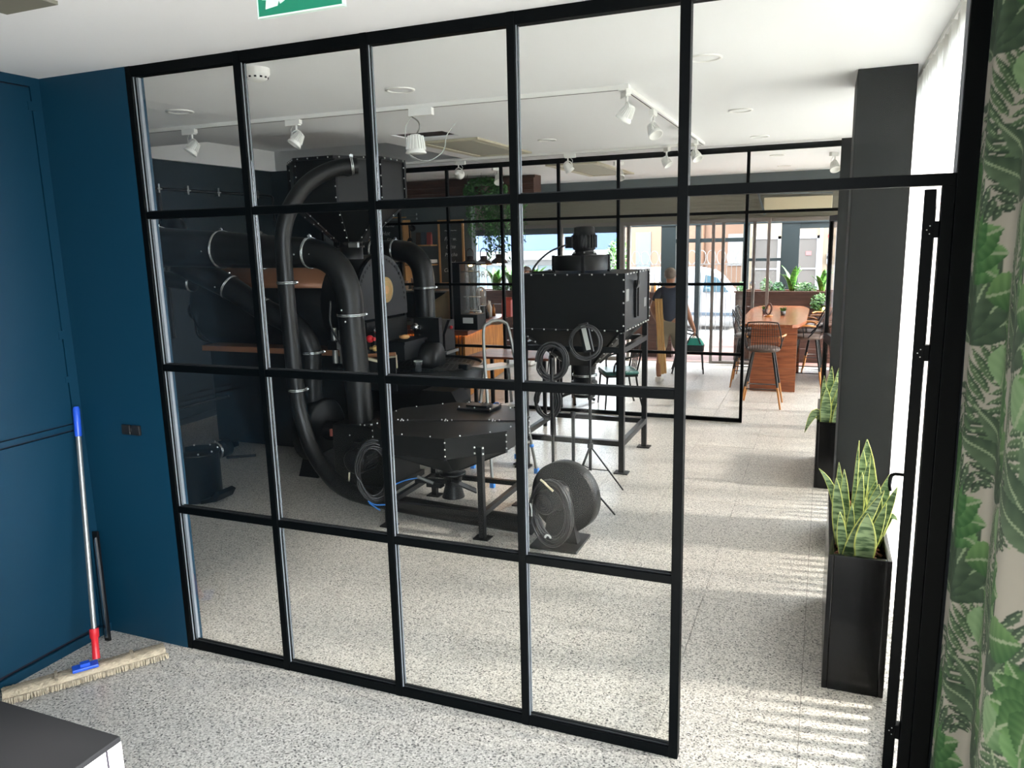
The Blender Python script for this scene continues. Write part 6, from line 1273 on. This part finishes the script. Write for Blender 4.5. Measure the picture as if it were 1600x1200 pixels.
for x in (-3.05, -4.7): w2 = build(MB().lathe([(.001, 0), (.12, 0), (.22, .01), (.235, .03), (.235, .16), (.001, .16)], (x, 14.06, .215), 26, 'y'), 'wheel', 'rubber', vn_); build(MB().lathe([(.001, -.01), (.11, -.01), (.13, .0)], (x, 14.06, .215), 18, 'y'), 'hub_cap', 'alu', w2)
# buildings
b1 = thing('peach_building', (-3.2, 18.5, -.02), 'peach rendered building wall beyond the van', 'building'); build(MB().box(-4.6, -1.3, 18, 20, -.02, 6), 'wall', 'peach', b1); build(MB().box(-4.3, -3.9, 17.98, 18.02, .2, 2.1), 'door_panel', 'mgrey', b1); build(MB().cyl((-2.6, 17.95, 0), (-2.6, 17.95, 6), .12), 'column', 'peach', b1); build(MB().box(-1.9, -1.5, 17.97, 18.02, 1.2, 2.0), 'window_frame', 'whitefr', b1)
b2 = thing('beige_building', (1.0, 15, -.02), 'beige building with white framed grey doors beyond the terrace planter', 'building'); build(MB().box(-1.25, 2.2, 15.0, 17, -.02, 6), 'wall', 'beige', b2)
for x0, x1 in ((-.24, .26), (-.98, -.52)):
    d_ = build(MB().box(x0-.06, x0, 14.95, 15, -.02, 1.93).box(x1, x1+.06, 14.95, 15, -.02, 1.93).box(x0-.06, x1+.06, 14.95, 15, 1.87, 1.93), 'door_frame', 'whitefr', b2); build(MB().box(x0, x1, 14.97, 15, -.02, 1.87), 'door_panel', 'doorg', d_); build(MB().box(x0, x1, 14.95, 14.97, 1.22, 1.25), 'door_bar', 'whitefr', d_)
build(MB().cyl((.345, 14.9, 0), (.345, 14.9, 4), .035).cyl((.66, 14.9, 0), (.66, 14.9, 4), .035), 'drain_pipe', 'whitefr', b2); build(MB().box(.46, .56, 14.93, 15, 1.33, 1.55), 'intercom', 'alu', b2, bevel=.005); build(MB().box(.47, .51, 14.92, 14.94, 1.44, 1.50), 'intercom_screen', 'dark', b2)
build(MB().box(.47, .56, 14.97, 15, 1.88, 1.94), 'number_plate', 'red', b2); build(MB().box(.05, .16, 14.955, 14.965, 1.52, 1.60), 'door_sticker', 'pink', b2)
b3 = thing('blue_grey_building', (-8, 18.5, -.02), 'low white building with a blue-grey band beyond the bar window', 'building'); build(MB().box(-16, -4.7, 18, 21, 1.66, 2.55), 'fascia_band', 'bluebd', b3); build(MB().box(-16, -4.7, 17.8, 21, 1.42, 1.66), 'white_band', 'whitefr', b3); build(MB().box(-16, -4.7, 18.2, 21, -.02, 1.42), 'wall', 'lgrey', b3)
for x in (-14.2, -12.6, -11, -9.4, -7.8, -6.2): w2 = build(MB().box(x, x+1.2, 18.15, 18.2, .3, 1.25), 'window', 'mgrey', b3); build(MB().box(x+.58, x+.62, 18.12, 18.15, .3, 1.25), 'window_bar', 'whitefr', w2)
build(MB().box(-16, -4.7, 17.98, 18, 2.14, 2.17).box(-9.0, -8.96, 17.98, 18.0, 1.7, 2.5), 'panel_joint', 'mgrey', b3)
b4 = thing('right_blue_building', (4.5, 18.5, -.02), 'grey-blue building with vertical ribs at the far right beyond the beige one', 'building'); build(MB().box(2.3, 9, 17, 20, -.02, 5), 'wall', 'bluebd', b4); [build(MB().box(2.3+k*.2, 2.36+k*.2, 16.96, 17, -.02, 1.6), 'rib', 'lgrey', b4) for k in range(20)]
tr_ = thing('street_tree', (-3.75, 13.8, -.02), 'young green tree beside the fence seen above the filter box', 'tree'); mb = MB(); rg = random.Random(33); foliage(mb, (-3.72, 13.8, 1.55), (.26, .25, .42), 700, rg, .05); build(mb, 'foliage', 'fern', tr_, kind='stuff'); build(MB().tube([(-3.72, 13.8, -.02), (-3.74, 13.8, .8), (-3.70, 13.8, 1.7)], [.04, .03, .012], 8), 'trunk', 'clad', tr_)

# ------------------------------------------------------------------ bring everything to metres
for o in list(S.objects):
    if o.parent is None and o.type in ('MESH', 'EMPTY'):
        o.location = o.location*U; o.scale = o.scale*U
